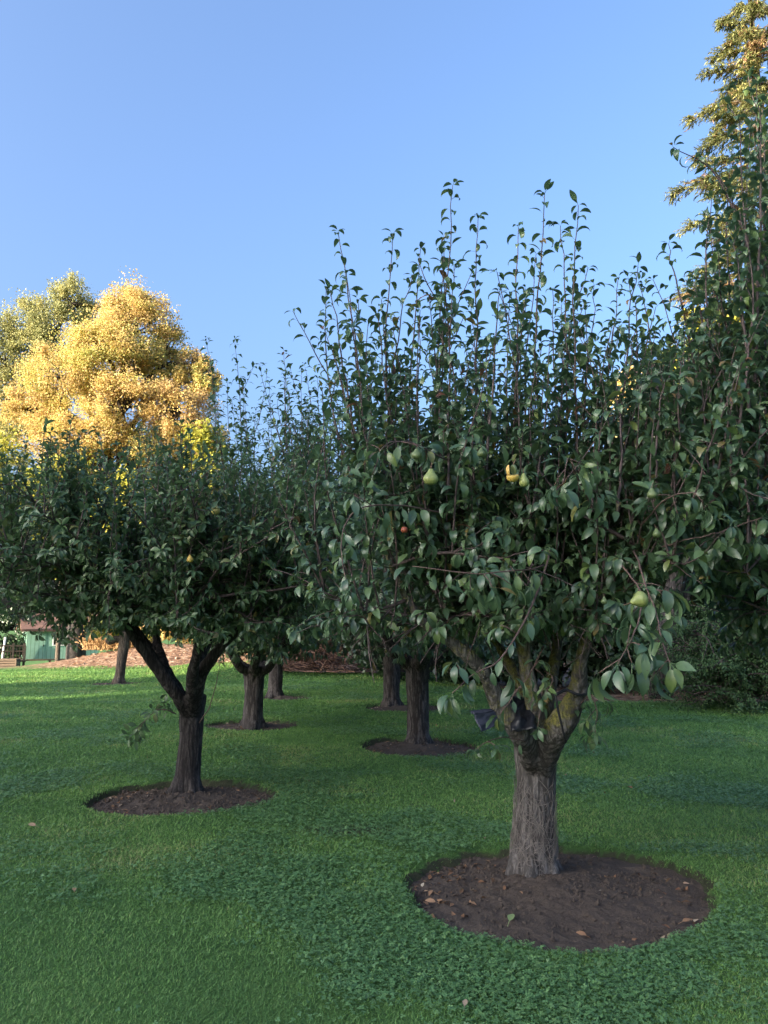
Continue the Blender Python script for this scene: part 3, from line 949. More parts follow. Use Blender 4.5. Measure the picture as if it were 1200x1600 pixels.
# the neighbour on the right whose trunk stands outside the picture
t8_shoots = [S((1230, 560, 4.6), (1130, 290, 4.5), (1072, 232, 4.45), r=.01, spacing=.06), S((1190, 560, 4.6), (1150, 330, 4.6), (1118, 240, 4.6), r=.01, spacing=.06),
             S((1110, 700, 4.7), (1070, 480, 4.7), (1047, 385, 4.7), r=.01, spacing=.05), S((1180, 600, 4.4), (1185, 300, 4.4), (1180, 130, 4.4), r=.011, spacing=.05),
             S((1150, 640, 4.8), (1140, 420, 4.8), (1145, 250, 4.8), r=.01, spacing=.05), S((1200, 500, 4.9), (1195, 330, 5), (1200, 190, 5), r=.01, spacing=.05),
             S((1090, 720, 5.1), (1085, 560, 5.1), (1090, 430, 5.1), r=.01, spacing=.045), S((1120, 700, 4.5), (1115, 560, 4.5), (1110, 440, 4.5), r=.01, spacing=.045),
             S((1170, 640, 4.3), (1165, 470, 4.3), (1170, 340, 4.3), r=.01, spacing=.045)]
for k in range(14):
    tx, D = rng.uniform(1128, 1240), rng.uniform(4.3, 5.6)
    ty = rng.uniform(70, 300) + max(0, 1170 - tx) * 2
    t8_shoots.append(S((tx + rng.normal(20, 12), ty + 400, D), (tx + rng.normal(10, 8), ty + 190, D), (tx, ty, D), r=.009, spacing=.046))
for k in range(16):
    tx, D = rng.uniform(1085, 1230), rng.uniform(4.2, 5.4)
    ty = rng.uniform(250, 520) + max(0, 1150 - tx) * .9
    t8_shoots.append(S((tx + rng.normal(15, 12), ty + 330, D), (tx + rng.normal(8, 8), ty + 150, D), (tx, ty, D), r=.009, spacing=.042))
fruit_tree('pear_tree', 'tall pear tree reaching in from the right edge, its trunk outside the picture', 'tree', np.array([3.75, 5.3, 0]), .15, .95, 1.75, 1.55, 3.7, 4.9, 77,
           n_limbs=6, n_sec=13, n_twig=8, n_shoot=4, size=.086, hook=True, fill=4, voxel=.02, shoots=t8_shoots, spacing=.046, centre=(-.35, 0))

# small trunk by the sunlit mound, with its knob
b7 = gp(186, 1067)
fruit_tree('fruit_tree', 'thin knobbly trunk alone by the sunlit mound', 'tree', b7, .14, 1.35, 1.5, 1.5, 3.2, 4.0, 88, n_limbs=4, n_sec=8, n_twig=5, n_shoot=1.5,
           size=.12, temps=PEAR_LO, mat=LIME_LEAF, voxel=.03, spacing=.08, bark=BARK_FAR,
           limbs=[([b7 + [-.1, -.02, 1.2], b7 + [-.3, -.02, 1.12], b7 + [-.36, 0, 1.2]], .1, .08)], lean=(.12, 0))

# ------------------------------------------------------------------ shrubs and far trees
def clump_tree(name, label, cat, foot, blobs, leaf, size, mat, seed, trunk=None, temps=FAR_T, group=None, bark=BARK_FAR, dens=1.0, sub=26, part='crown', spread=.33, tilt=.6, hue=0.0, soft=0.0):
    """crown of leaf clumps: blobs = (centre xyz, radii xyz); each blob carries `sub` clumps of leaves near its outside"""
    rg = np.random.default_rng(seed)
    foot = np.array(foot, float)
    root = thing(name, label, cat, foot, group)
    lv = Leaves()
    wd = Geo()
    if trunk:
        pts, ra, rb = trunk
        p = curve([np.array(q) - foot for q in pts], 12)
        wd.tube(p, np.linspace(ra, rb, 12), 10)
    for c, rad, n in blobs:
        c = np.array(c, float) - foot
        rad = np.array(rad, float)
        u = nrm(rg.normal(0, 1, (sub, 3)))
        cc = c + u * rad * rg.uniform(.45, 1.0, (sub, 1)) ** .7
        tint = rg.uniform(-.28, .28, sub) + rg.normal(0, 1) * hue
        nl = int(n * dens / sub)
        if trunk:
            i = int(np.argmin(np.linalg.norm(p - (c - [0, 0, rad[2] * .6]), axis=1)))
            wd.tube(curve([p[max(i - 2, 0)], (p[i] + c) / 2 - [0, 0, .1 * rad[2]], c], 7), np.linspace(max(rb * 1.4, ra * .3), rb * .5, 7), 6, False)
        for k in range(sub):
            sr = rad * spread * rg.uniform(.6, 1.25)
            d = nrm(rg.normal(0, 1, (nl, 3)))
            sq = 1 + soft * rg.normal(0, .35, 3)
            P = cc[k] + (d * sr * rg.random((nl, 1)) ** .45 if not soft else np.clip(rg.normal(0, .55, (nl, 3)), -1.05, 1.05) * sr * sq)
            N = d * .8 + u[k] * .5 + [0, 0, tilt] + rg.normal(0, .5, (nl, 3))
            D = rg.normal(0, 1, (nl, 3)) + d * .4 + [0, 0, -.3]
            lv.add(P, D, N, size * rg.uniform(.6, 1.3, nl), np.clip(.5 + tint[k] + rg.normal(0, .2, nl), 0, 1))
            if trunk and k % 2 == 0:
                wd.tube(curve([c, (c + cc[k]) / 2 + rg.normal(0, .06, 3) * rad, cc[k]], 5), np.linspace(rb * .5, rb * .15, 5), 4, False)
    if wd.n:
        wd.obj('trunk', bark, root)
    lv.build(part, mat, root, temps, rg)
    return root

def blob(px, py, D, rpx, rpy, n, dy=None):
    c = at(px, py, D)
    s = D / FPX
    return (c, (rpx * s, (dy if dy else rpx) * s, rpy * s), n)

# golden trees at the far left
DG = 48
gt_foot = at(118, 1036, DG)
gt_foot[2] = ground_z(gt_foot[0], gt_foot[1]) - .1
clump_tree('golden_tree', 'huge golden leaved autumn tree in full sun beyond the lawn', 'tree', gt_foot,
           [blob(210, 520, DG, 70, 65, 4200), blob(250, 560, DG + 1, 42, 60, 2200), blob(170, 560, DG - 1, 70, 50, 3800), blob(100, 590, DG - 1.5, 60, 60, 3800), blob(60, 640, DG, 55, 40, 2200),
            blob(190, 640, DG - 2, 60, 55, 3600), blob(110, 690, DG - 1.5, 70, 38, 3200), blob(275, 640, DG - 1, 55, 60, 3600), blob(250, 700, DG, 65, 45, 3000), blob(310, 690, DG - 1, 42, 40, 2200),
            blob(318, 600, DG, 26, 34, 1300), blob(300, 570, DG + 1, 30, 30, 1200), blob(205, 480, DG + .5, 42, 30, 1800), blob(160, 730, DG + 1, 90, 40, 2200)],
           1, .125, GOLD_LEAF, 101, trunk=([gt_foot, at(122, 960, DG), at(135, 860, DG), at(165, 740, DG), at(185, 620, DG), at(200, 540, DG)], .62, .16), sub=40, dens=4.4, bark=BARK_DARK, spread=.31, hue=.17, soft=1.0)
dg2 = 54
f = at(-60, 1040, dg2)
f[2] = ground_z(f[0], f[1]) - .1
clump_tree('grey_green_tree', 'tall grey green tree with open crown left of the golden tree', 'tree', f,
           [blob(115, 475, dg2, 38, 45, 2600), blob(45, 510, dg2, 48, 50, 2800), blob(10, 570, dg2, 55, 50, 2800), blob(90, 545, dg2, 50, 40, 2200), blob(20, 640, dg2, 60, 50, 2400), blob(-40, 560, dg2, 60, 90, 2600), blob(5, 700, dg2, 50, 40, 1600)],
           1, .13, OLIVE_LEAF, 102, trunk=([f, at(-45, 860, dg2), at(-20, 720, dg2), at(40, 600, dg2), at(80, 520, dg2)], .4, .14), sub=30, dens=4.2, spread=.34, soft=1.0)
# yellow green shrubs in sun under and beside the golden tree
grp = 'sunlit yellow shrubs under the golden tree'
for k, (px, py, D, rx, ry, n, lab) in enumerate([
        (90, 770, 43, 60, 60, 4200, 'yellow leaved young tree in sun left of the golden trunk'),
        (205, 790, 42, 50, 70, 4200, 'yellow green young tree in sun right of the golden trunk'),
        (-20, 760, 45, 75, 70, 3600, 'golden young tree in sun over the green cabin'),
        (320, 730, 44, 35, 70, 3200, 'yellow young tree in sun at the right end of the golden tree')]):
    f = at(px, 1030, D)
    f[2] = ground_z(f[0], f[1]) - .1
    clump_tree('yellow_tree', lab, 'tree', f, [blob(px, py, D, rx, ry, n), blob(px + 10, py + 80, D, rx * .8, 45, n * .5)], 1, .22, LIME_LEAF, 110 + k,
               trunk=([f, at(px + 4, 920, D), at(px, py, D)], .14, .05), sub=24, group=grp, soft=1.0, dens=1.5)
for k, (px, py, D, rx, ry, n, mat, lab) in enumerate([
        (215, 985, 41, 42, 34, 2600, LIME_LEAF, 'yellow green bush in sun behind the leaf covered mound'),
        (290, 990, 40, 45, 32, 2600, GOLD_LEAF, 'golden bush in sun behind the apple tree trunk'),
        (345, 985, 39, 40, 36, 2400, LIME_LEAF, 'lime green bush in sun between the two forked trunks'),
        (-15, 890, 63, 75, 75, 6000, HEDGE_LEAF, 'big green bush rising behind the cabin at the far left'),
        (18, 985, 58.6, 38, 40, 4200, LAUREL_LEAF, 'dark green bush behind the deck of the green cabin')]):
    f = at(px, py + ry * .9, D)
    f[2] = ground_z(f[0], f[1])
    clump_tree('bush', lab, 'bush', f, [blob(px, py, D, rx, ry, n)], 1, .2, mat, 130 + k, part='foliage', sub=22)

# dark evergreen shrubs closing the garden behind the orchard
grp = 'dark evergreen shrubs along the back of the garden'
for k, (px, D, w_, h_, n, lab) in enumerate([
        (400, 30, 2.6, 4.4, 4200, 'dark evergreen shrub behind the short grey trunk of the left row'),
        (475, 28, 2.3, 4.6, 4600, 'dark evergreen shrub above the heap of dry brown twigs'),
        (560, 26, 2.3, 4.6, 5000, 'dark evergreen shrub over the leafy bank, middle of the lawn edge'),
        (665, 23, 2.3, 4.8, 5200, 'dark evergreen shrub behind the straight middle row trunk'),
        (765, 22, 2.2, 4.8, 5200, 'dark evergreen shrub seen left of the nearest trunk'),
        (870, 21, 2.2, 4.6, 5200, 'dark evergreen shrub straight behind the nearest forked trunk'),
        (975, 19.5, 2.1, 4.6, 5200, 'dark evergreen shrub left of the fine leaved bush'),
        (1075, 20.5, 2.6, 5.6, 6000, 'tall dark evergreen shrub rising behind the fine leaved bush')]):
    p = at(px, 1000, D)
    f = np.array([p[0], D, ground_z(p[0], D)])
    cz = f[2] + h_ * .55
    bl = [((f[0], D, cz), (w_ * .8, w_ * .7, h_ * .45), n), ((f[0] - .4 * w_, D - .5, f[2] + h_ * .3), (w_ * .55, w_ * .5, h_ * .28), n * .5), ((f[0] + .45 * w_, D - .4, f[2] + h_ * .33), (w_ * .55, w_ * .5, h_ * .3), n * .5)]
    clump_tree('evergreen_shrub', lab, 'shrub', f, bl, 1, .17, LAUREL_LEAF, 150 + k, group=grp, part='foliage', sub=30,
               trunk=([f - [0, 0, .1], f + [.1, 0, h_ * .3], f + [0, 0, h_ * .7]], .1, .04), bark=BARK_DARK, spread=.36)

# fine leaved arching bush on the right
rg = np.random.default_rng(9)
f = at(1160, 1097, 15.2)
f[2] = ground_z(f[0], f[1])
root = thing('arching_bush', 'fine leaved arching green bush at the right edge of the lawn', 'bush', f)
lv, wd = Leaves(), Geo()
for k in range(430):
    th = rg.uniform(0, 2 * PI)
    s = np.array([rg.normal(0, .5), rg.normal(0, .4), rg.uniform(.2, 1.6)])
    d = np.array([math.cos(th), math.sin(th) * .9, rg.uniform(.1, 1.1)])
    q_ = wander(s, d, rg.uniform(.6, 1.25), rg, 9, -1.1, .3)
    q_[:, 2] = np.maximum(q_[:, 2], .12)
    wd.tube(q_, np.linspace(.012, .003, 9), 4, False)
    for z in range(14):
        i = rg.integers(2, 9)
        t_ = wander(q_[i], nrm(q_[i] - q_[i - 1]) + rg.normal(0, .6, 3) * [1, 1, .5], rg.uniform(.14, .36), rg, 5, -.5, .2)
        leaves_on(lv, t_, rg, .035, .062, .5, .1, .1, 1, .2)
wd.obj('stems', TWIG, root)
lv.build('foliage', HEDGE_LEAF, root, SMALL_T, rg)

# conifer at the right edge, its upper part in the sun
rg = np.random.default_rng(12)
f = at(1245, 1000, 19.5)
f = np.array([f[0], 19.5, ground_z(f[0], 19.5) - .1])
root = thing('conifer', 'towering conifer at the right edge with drooping sunlit sprays, partly browned', 'conifer', f)
lv, wd = Leaves(), Geo()
HT = 19.5
wd.tube(curve([(0, 0, 0), (.1, 0, HT * .5), (0, 0, HT)], 16), np.linspace(.38, .04, 16), 10)
nb = 150
for k in range(nb):
    z = 2.6 + (HT - 3.0) * (k / nb) ** .95
    th = k * 2.4 + rg.normal(0, .3)
    L = (1 - z / (HT + 1.5)) ** .6 * 3.6 * rg.uniform(.5, 1.12)
    d = np.array([math.cos(th), math.sin(th), .12])
    q_ = wander((0, 0, z), d, L, rg, 12, -.45, .12)
    wd.tube(q_, np.linspace(.05, .007, 12), 5, False)
    dead = rg.random() < .06
    sd = nrm(np.cross(d, [0, 0, 1]))
    tone = rg.normal(.46, .12)
    for s_ in range(70):
        i = rg.integers(3, 12) if s_ > 5 else 11
        fr = i / 11
        t_ = wander(q_[i] + rg.normal(0, .03, 3), d * rg.uniform(.5, 1) + sd * rg.choice([-1, 1]) * rg.uniform(.2, 1.0) + [0, 0, rg.uniform(-.30, .08)], rg.uniform(.3, .85) * min(1, L / 2.2) * (1.25 - .6 * fr), rg, 6, -.5, .18)
        wd.tube(t_, .005, 3, False)
        P, A, tt = along(t_, .020, .02, 1, rg)
        n = len(P)
        br = dead or rg.random() < .07
        Dv = A * .9 + rg.normal(0, .42, (n, 3)) * [1, 1, .6] + [0, 0, -.22]
        lv.add(P, Dv, rg.normal(0, .4, (n, 3)) + [0, 0, 1], rg.uniform(.07, .145, n), np.clip((rg.normal(.9, .08, n) if br else rg.normal(tone, .16, n)), 0, 1 if br else .8))
wd.obj('trunk', BARK_FAR, root)
lv.build('crown', CEDAR_LEAF, root, TUFT_T, rg)

# sunlit yellow trees far behind on the right
for k, (px, py, D, rx, ry, n, mat, lab) in enumerate([
        (1010, 640, 36, 75, 60, 4200, GOLD_LEAF, 'golden tree glimpsed through the nearest pear tree shoots'),
        (1110, 560, 34, 70, 90, 4200, LIME_LEAF, 'yellow green tree glimpsed in front of the conifer')]):
    f = at(px, 1000, D)
    f[2] = ground_z(f[0], f[1]) - .1
    clump_tree('yellow_tree', lab, 'tree', f, [blob(px, py, D, rx, ry, n), blob(px - 20, py + 90, D, rx, ry * .7, n)], 1, .24, mat, 190 + k,
               trunk=([f, at(px, 850, D), at(px, py, D)], .2, .06), sub=24, group='sunlit trees far behind on the right')
# big leaning dark trunk behind the right part of the nearest tree
f = at(1030, 1085, 17.3)
f[2] = ground_z(f[0], f[1]) - .1
clump_tree('walnut_tree', 'dark tree with thick leaning limb behind the right side of the nearest pear tree', 'tree', f,
           [(at(1150, 640, 17), (2.2, 1.6, 1.4), 5200), (at(1060, 740, 17.6), (1.7, 1.4, 1.2), 4200), (at(1200, 780, 17.2), (2, 1.4, 1.5), 4600), (at(1130, 860, 17.6), (1.8, 1.2, 1.0), 3800)], 1, .17, LAUREL_LEAF, 200,
           trunk=([f, at(1045, 960, 17.2), at(1080, 820, 17), at(1115, 720, 17), at(1150, 640, 17)], .25, .1), bark=BARK_DARK, sub=30, spread=.36)

# windbreak of tall trees off to the left behind the camera: it keeps the low sun off the orchard
for k, yy in enumerate([-44, -39.5, -35, -30.5, -26, -21.5, -17, -12.5, -8.1, -2.0]):
    f = np.array([-40, yy, 0])
    h_ = 18 + .4 * math.sin(k * 2.3)
    bl = [((-40, yy, h_ * .25), (1.8, 2.3, h_ * .25), 800), ((-40, yy, h_ * .5), (1.8, 2.3, h_ * .25), 900), ((-40, yy, h_ * .72), (1.7, 2.2, h_ * .2), 900), ((-40, yy, h_ * .88), (1.6, 2.1, h_ * .13), 800)]
    if k == 8: bl.append(((-40, -5, 14.6), (1.6, 1.7, 3.0), 900))
    clump_tree('windbreak_tree', 'tall dense evergreen in the windbreak that shades the orchard from the left', 'tree', f, bl, 1, .85, LAUREL_LEAF, 300 + k,
               trunk=([f, f + [0, 0, h_ * .5], f + [0, 0, h_ * .85]], .3, .1), group='tall windbreak trees left of the picture', sub=30, bark=BARK_DARK, spread=.4)

# ------------------------------------------------------------------ heap of dry twigs, dry brush, bank litter
rg = np.random.default_rng(31)
def twig_heap(name, label, cat, c, ax, ay, h, n, L, mat, rad, seed, upright=.25):
    rg = np.random.default_rng(seed)
    c = np.array([c[0], c[1], ground_z(c[0], c[1])])
    root_g = Geo()
    for k in range(n):
        u, v_ = rg.normal(0, .5, 2)
        zz = h * math.exp(-u * u * 1.6 - v_ * v_ * 1.6) * rg.random()
        d = np.r_[rg.normal(0, 1, 2), rg.normal(upright, .5)]
        q_ = wander((u * ax, v_ * ay, zz), d, L * rg.uniform(.5, 1.2), rg, 6, -.6, .5)
        q_[:, 2] = np.maximum(q_[:, 2], .01)
        root_g.tube(q_, np.linspace(rad, rad * .4, 6), 4, False)
    o = root_g.obj(name, mat, loc=c)
    return tag(o, label, cat)
DRY = plain('dry brown twig', (.10, .05, .035), (.26, .15, .10), 10)
STRAW = plain('dry straw', (.28, .18, .08), (.46, .30, .14), 10)
pz = gp(480, 1062)
twig_heap('twig_heap', 'heap of dry reddish brown twigs at the lawn edge under dark shrubs', 'twig heap', (pz[0], pz[1] + 1.5), 1.3, .9, 1.35, 900, 1.0, DRY, .014, 41)
pz = at(585, 1040, 25)
twig_heap('twig_heap', 'low tangle of dull grey twigs under the middle shrubs', 'twig heap', (pz[0], 24.6), 1.8, .8, .8, 700, .9, plain('grey twig', (.06, .045, .045), (.15, .11, .11), 10), .012, 42)
pz = at(178, 1035, 37)
twig_heap('straw_heap', 'upright heap of straw coloured dry stalks glowing in sun by the dark trunk', 'dry stalks', (pz[0], 37.4), 1.1, .6, .9, 900, 1.1, STRAW, .025, 43, 2.2)

LITTER = leaf_mat('dead leaf', [(0, (.07, .035, .02)), (.4, (.19, .09, .05)), (.7, (.30, .17, .10)), (.9, (.38, .27, .19)), (1, (.46, .38, .30))], .7, .1, .3)
def flat_leaves(n, xy, size, tilt, seed):
    rg = np.random.default_rng(seed)
    lv = Leaves()
    x, y = xy[:, 0], xy[:, 1]
    return lv, rg
lv = Leaves()
rg = np.random.default_rng(51)
# dead leaves in the beds, gathered along their rims
P = []
for i, (bx, by, br) in enumerate(BEDS):
    n = [150, 170, 90, 60, 110, 90, 30][i]
    th = rg.uniform(0, 2 * PI, n)
    if i == 0:
        th = np.where(rg.random(n) < .62, rg.normal(PI * .93, .45, n), np.where(rg.random(n) < .5, rg.normal(-.05, .35, n), th))
    if i == 1:
        th = np.where(rg.random(n) < .6, rg.normal(PI * 1.05, .5, n), th)
    rr = np.where(rg.random(n) < .72, rg.beta(7, 1.6, n), np.sqrt(rg.random(n)))
    rad = bed_r(i, th) * (rr * .95)
    x, y = bx + rad * np.cos(th), by + rad * np.sin(th)
    z = bed_z(i, x, y) + .008
    sz = rg.uniform(.025, .06, n) * (1 if i < 2 else 1.25)
    lv.add(np.c_[x, y, z], np.c_[rg.normal(0, 1, (n, 2)), rg.normal(0, .15, n)], np.c_[rg.normal(0, .35, (n, 2)), np.ones(n)], sz, rg.random(n) ** 1.3)
# dead leaves on the banks
n = 9000
x, y = rg.uniform(-14, 9, n), rg.uniform(20, 40, n)
k = (litter_mask(x, y) > .45)
x, y = x[k], y[k]
n = len(x)
lv.add(np.c_[x, y, gz(x, y) + .02], np.c_[rg.normal(0, 1, (n, 2)), rg.normal(0, .3, n)], np.c_[rg.normal(0, .5, (n, 2)), np.ones(n)], rg.uniform(.08, .2, n), rg.random(n))
n = 60
x, y = rg.uniform(-4, 4, n), rg.uniform(4, 16, n)
k = ~in_beds(x, y, .05)
x, y = x[k], y[k]
n = len(x)
lv.add(np.c_[x, y, gz(x, y) + .03], np.c_[rg.normal(0, 1, (n, 2)), rg.normal(0, .1, n)], np.c_[rg.normal(0, .3, (n, 2)), np.ones(n)], rg.uniform(.03, .055, n), rg.uniform(.4, 1, n))
o = lv.build('leaf_litter', LITTER, None, PEAR_LO, rg)
tag(o, 'dead brown leaves strewn over the soil beds and banks', 'leaf litter', kind='stuff')

# single fallen leaves one can point at
def fallen(px, py, L, mat, label, ang, rnd=.5, tilt=.2, seed=0):
    rg = np.random.default_rng(seed)
    p = gp(px, py)
    for _ in range(4):
        z = ground_z(p[0], p[1])
        d = p - np.array([0, 0, EYE])
        p = np.array([0, 0, EYE]) + d * ((z - EYE) / d[2])
    l1 = Leaves()
    l1.add(np.array([[0, 0, .014]]), np.array([[math.cos(ang), math.sin(ang), tilt]]), np.array([[.1, -.5, 1.]]), np.array([L]), np.array([rnd]))
    o = l1.build('fallen_leaf', mat, None, [PEAR_HI[2]], rg, loc=p)
    tag(o, label, 'leaf', 'single fallen leaves on the soil and grass')
fallen(793, 1452, .085, leaf_mat('pale fallen leaf', [(0, (.22, .30, .12)), (1, (.22, .30, .12))], .5, .1), 'pale green fallen leaf lying on the bare soil of the nearest bed', 1.2)
fallen(1060, 1448, .06, LITTER, 'rust coloured fallen leaf at the right rim of the nearest bed', .3, .62)
fallen(924, 1471, .055, LITTER, 'orange brown fallen leaf at the front rim of the nearest bed', 2.6, .55)
fallen(688, 1417, .06, LITTER, 'tan fallen leaf near the left front rim of the nearest bed', 3.0, .72)
fallen(725, 1586, .05, LITTER, 'grey dry leaf lying alone in the grass at the bottom', 1.4, .9)
fallen(62, 1296, .07, LITTER, 'tan dry leaf lying in the clover at the far left', 3.0, .8)

# ------------------------------------------------------------------ grass and clover
GRASS = leaf_mat('grass blade', [(0, (.105, .225, .062)), (.5, (.18, .345, .086)), (.85, (.25, .40, .105)), (1, (.36, .36, .15))], .5, .35, .35)
CLOVER = leaf_mat('clover leaf', [(0, (.075, .18, .068)), (.6, (.125, .26, .095)), (1, (.19, .33, .12))], .42, .2, .5)
rg = np.random.default_rng(61)
def lawn_points(n, d0, d1):
    D = d0 * (d1 / d0) ** rg.random(n)
    x = rg.uniform(-1, 1, n) * (D * .53 + .9)
    return x, D
BL = np.array([[-.5, 0, 0], [.5, 0, 0], [-.4, .55, .5], [.4, .55, .5], [-.06, 1, .9], [.06, 1, .9]])
BLF = np.array([[0, 1, 3, 2], [2, 3, 5, 4]])
n = 850000
x, y = lawn_points(n, 2.1, 34)
cm = clover_mask(x, y)
brm = np.exp(-(((x + .25) / .45) ** 2 + ((y - 6.35) / .22) ** 2))
k = ~in_beds(x, y, -.005 - .07 * rg.random(n) ** 4) & (litter_mask(x, y) < .5 + .15 * rg.random(n)) & (rg.random(n) < np.where(cm > .62, .4, 1)) & (rg.random(n) > brm * .8)
x, y = x[k], y[k]
n = len(x)
z = lawn_z(x, y)
th = rg.uniform(0, 2 * PI, n)
hgt = (.009 + .0014 * y) * rg.uniform(.5, 1.4, n)
wid = .0011 * np.maximum(y, 2.6) ** .98 * rg.uniform(.7, 1.3, n)
lean = rg.uniform(.3, 2.0, n) * hgt
sx, sy = -np.sin(th), np.cos(th)
V = np.empty((n, 6, 3), np.float32)
for q_, (a, hh, ll) in enumerate([(-.5, 0, 0), (.5, 0, 0), (-.4, .55, .35), (.4, .55, .35), (-.06, 1, 1), (.06, 1, 1)]):
    V[:, q_, 0] = x + a * wid * sx + ll * lean * np.cos(th)
    V[:, q_, 1] = y + a * wid * sy + ll * lean * np.sin(th)
    V[:, q_, 2] = z - .004 + hh * hgt
Fg = (BLF[None] + (np.arange(n) * 6)[:, None, None]).reshape(-1, 4)
tone = np.clip(.42 + 1.5 * (fbm(x * .9, y * .9, 5, 4) - .5) + rg.normal(0, .2, n), 0, 1)
o = mesh_obj('grass', V.reshape(-1, 3), Fg, GRASS, attrs={'rnd': np.repeat(tone, 6)})
tag(o, 'short mown green grass covering the lawn', 'grass', kind='stuff')

n = 560000
x, y = lawn_points(n, 2.1, 24)
cm = clover_mask(x, y)
k = ~in_beds(x, y, .02) & (litter_mask(x, y) < .4) & (cm > .615 + rg.normal(0, .065, n))
x, y = x[k], y[k]
n = len(x)
z = lawn_z(x, y) + (.010 + .020 * rg.random(n)) * np.clip(y / 4, .8, 1.4)
s = (.0068 + .0006 * y) * rg.uniform(.6, 1.5, n)
th = rg.uniform(0, 2 * PI, n)
lv = Leaves()
T3 = []
for q_ in range(3):
    a = q_ * 2 * PI / 3
    lv_y = np.array([[0, 0, 0], [-.42, .55, .12], [0, 1.0, -.02], [.42, .55, .12]])
    ca, sa = math.cos(a), math.sin(a)
    T3.append(np.c_[lv_y[:, 0] * ca - lv_y[:, 1] * sa, lv_y[:, 0] * sa + lv_y[:, 1] * ca, lv_y[:, 2]])
T3 = np.concatenate(T3)
F3_ = np.array([[0, 3, 2, 1], [4, 7, 6, 5], [8, 11, 10, 9]])
lv.add(np.c_[x, y, z], np.c_[np.cos(th), np.sin(th), rg.normal(0, .3, n)], np.c_[rg.normal(0, .35, (n, 2)), np.ones(n)], s, np.clip(rg.normal(.45, .25, n), 0, 1))
o = lv.build('clover', CLOVER, None, [(T3, F3_)], rg)
tag(o, 'dark green clover patches growing through the lawn', 'clover', kind='stuff')
print('grass', len(Fg) // 2, 'clover', n)

# ------------------------------------------------------------------ fruit
def fruit_mat(name, c0, c1, spot):
    m = M(name)
    v = m.coord()
    c = m.ramp(m.noise(v, 14, 4), [(.3, c0), (.7, c1)])
    c = m.mix(m.ramp(m.noise(v, 160, 2), [(.58, (0, 0, 0)), (.72, (.7, .7, .7))]), c, spot)
    m.col(c).rough(.42, .4)
    m.bump(m.noise(v, 90, 3), .15, .002)
    return m.m
GREENP = fruit_mat('green pear skin', (.17, .22, .07), (.28, .31, .10), (.14, .11, .05))
YELP = fruit_mat('yellow pear skin', (.50, .34, .06), (.62, .42, .10), (.30, .16, .05))
REDP = fruit_mat('red fruit skin', (.20, .035, .02), (.34, .10, .04), (.30, .22, .06))
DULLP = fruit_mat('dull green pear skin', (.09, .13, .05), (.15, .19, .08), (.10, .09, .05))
STEM = plain('fruit stem', (.08, .05, .03), (.16, .10, .06), 40)
def pear(px, py, D, wpx, mat, label, squat=1.0, tilt=(0, 0), seed=0, apple=False):
    c = at(px, py, D)
    wr = wpx * D / FPX / 2
    prof = [(0, -1.0), (.35, -.97), (.7, -.8), (.93, -.5), (1.0, -.2), (.95, .1), (.8, .4), (.58, .72), (.42, 1.0), (.33, 1.22), (.2, 1.36), (0, 1.4)]
    if apple:
        prof = [(0, -.78), (.25, -.86), (.6, -.8), (.88, -.5), (1, -.05), (.93, .4), (.7, .72), (.4, .84), (.15, .74), (0, .66)]
    pr = curve([(a, b, 0) for a, b in prof], 26)
    nt = 24
    th = np.arange(nt) * 2 * PI / nt
    rg = np.random.default_rng(seed)
    lump = 1 + .05 * np.sin(2 * th + rg.uniform(0, 6)) + .03 * np.sin(3 * th + rg.uniform(0, 6))
    V = np.stack([np.outer(np.maximum(pr[:, 0], 0), np.cos(th) * lump), np.outer(np.maximum(pr[:, 0], 0), np.sin(th) * lump), np.repeat(pr[:, 1:2] * squat, nt, 1)], -1).reshape(-1, 3) * wr
    a = np.arange(nt)
    F = np.concatenate([np.stack([k * nt + a, k * nt + (a + 1) % nt, (k + 1) * nt + (a + 1) % nt, (k + 1) * nt + a], -1) for k in range(25)])
    o = mesh_obj('apple' if apple else 'pear', V, F, mat, loc=c)
    o.rotation_euler = (tilt[0], tilt[1], rg.uniform(0, 6))
    tag(o, label, 'apple' if apple else 'pear', 'fruit hanging in the trees')
    g = Geo()
    zt = (prof[-1][1] * squat - .05) * wr
    g.tube(curve([(0, 0, zt), (.06 * wr, 0, zt + .4 * wr), (.3 * wr, .1 * wr, zt + 1.0 * wr)], 6), np.linspace(.09, .06, 6) * wr, 6)
    g.obj('stem', STEM, o)
    return o
pear(673, 747, 3.55, 23, GREENP, 'plump yellow green pear, fully exposed, alone in the middle of the crown', .95, (.05, 0), 1)
pear(819, 752, 3.5, 17, GREENP, 'small green pear hanging beside the split yellow pear', 1.1, (.1, .1), 2)
pear(1000, 937, 3.35, 27, GREENP, 'large green pear tipped to show its eye end above the drooping right leaves', .85, (1.9, .3), 3)
pear(1019, 772, 3.75, 16, DULLP, 'green pear under the pale leaf tuft at the crown right side', .9, (.1, 0), 4)
pear(1026, 834, 3.75, 14, DULLP, 'little green pear below the leaf tuft, by the dark forked twig', .9, (.2, 0), 5)
pear(944, 939, 3.75, 10, DULLP, 'tiny green pear left of the large tipped pear', 1, (0, 0), 6)
pear(651, 711, 3.8, 16, DULLP, 'dull shaded pear just above left of the plump yellow green one', .9, (0, 0), 7)
pear(752, 708, 3.8, 14, DULLP, 'dull shaded pear under a long bare arching twig', .9, (0, 0), 8)
pear(337, 797, 6.0, 15, fruit_mat('pale pear skin', (.36, .30, .09), (.48, .40, .14), (.34, .2, .08)), 'pale yellow pear high on the right of the apple tree', 1.0, (.1, 0), 9)
pear(297, 874, 6.0, 10, YELP, 'small yellow fruit in shade above the black forked trunk', 1.0, (.1, 0), 10)
pear(632, 828, 3.8, 11, REDP, 'small red apple deep in the crown below the plump pear', 1.0, (0, 0), 11, True)
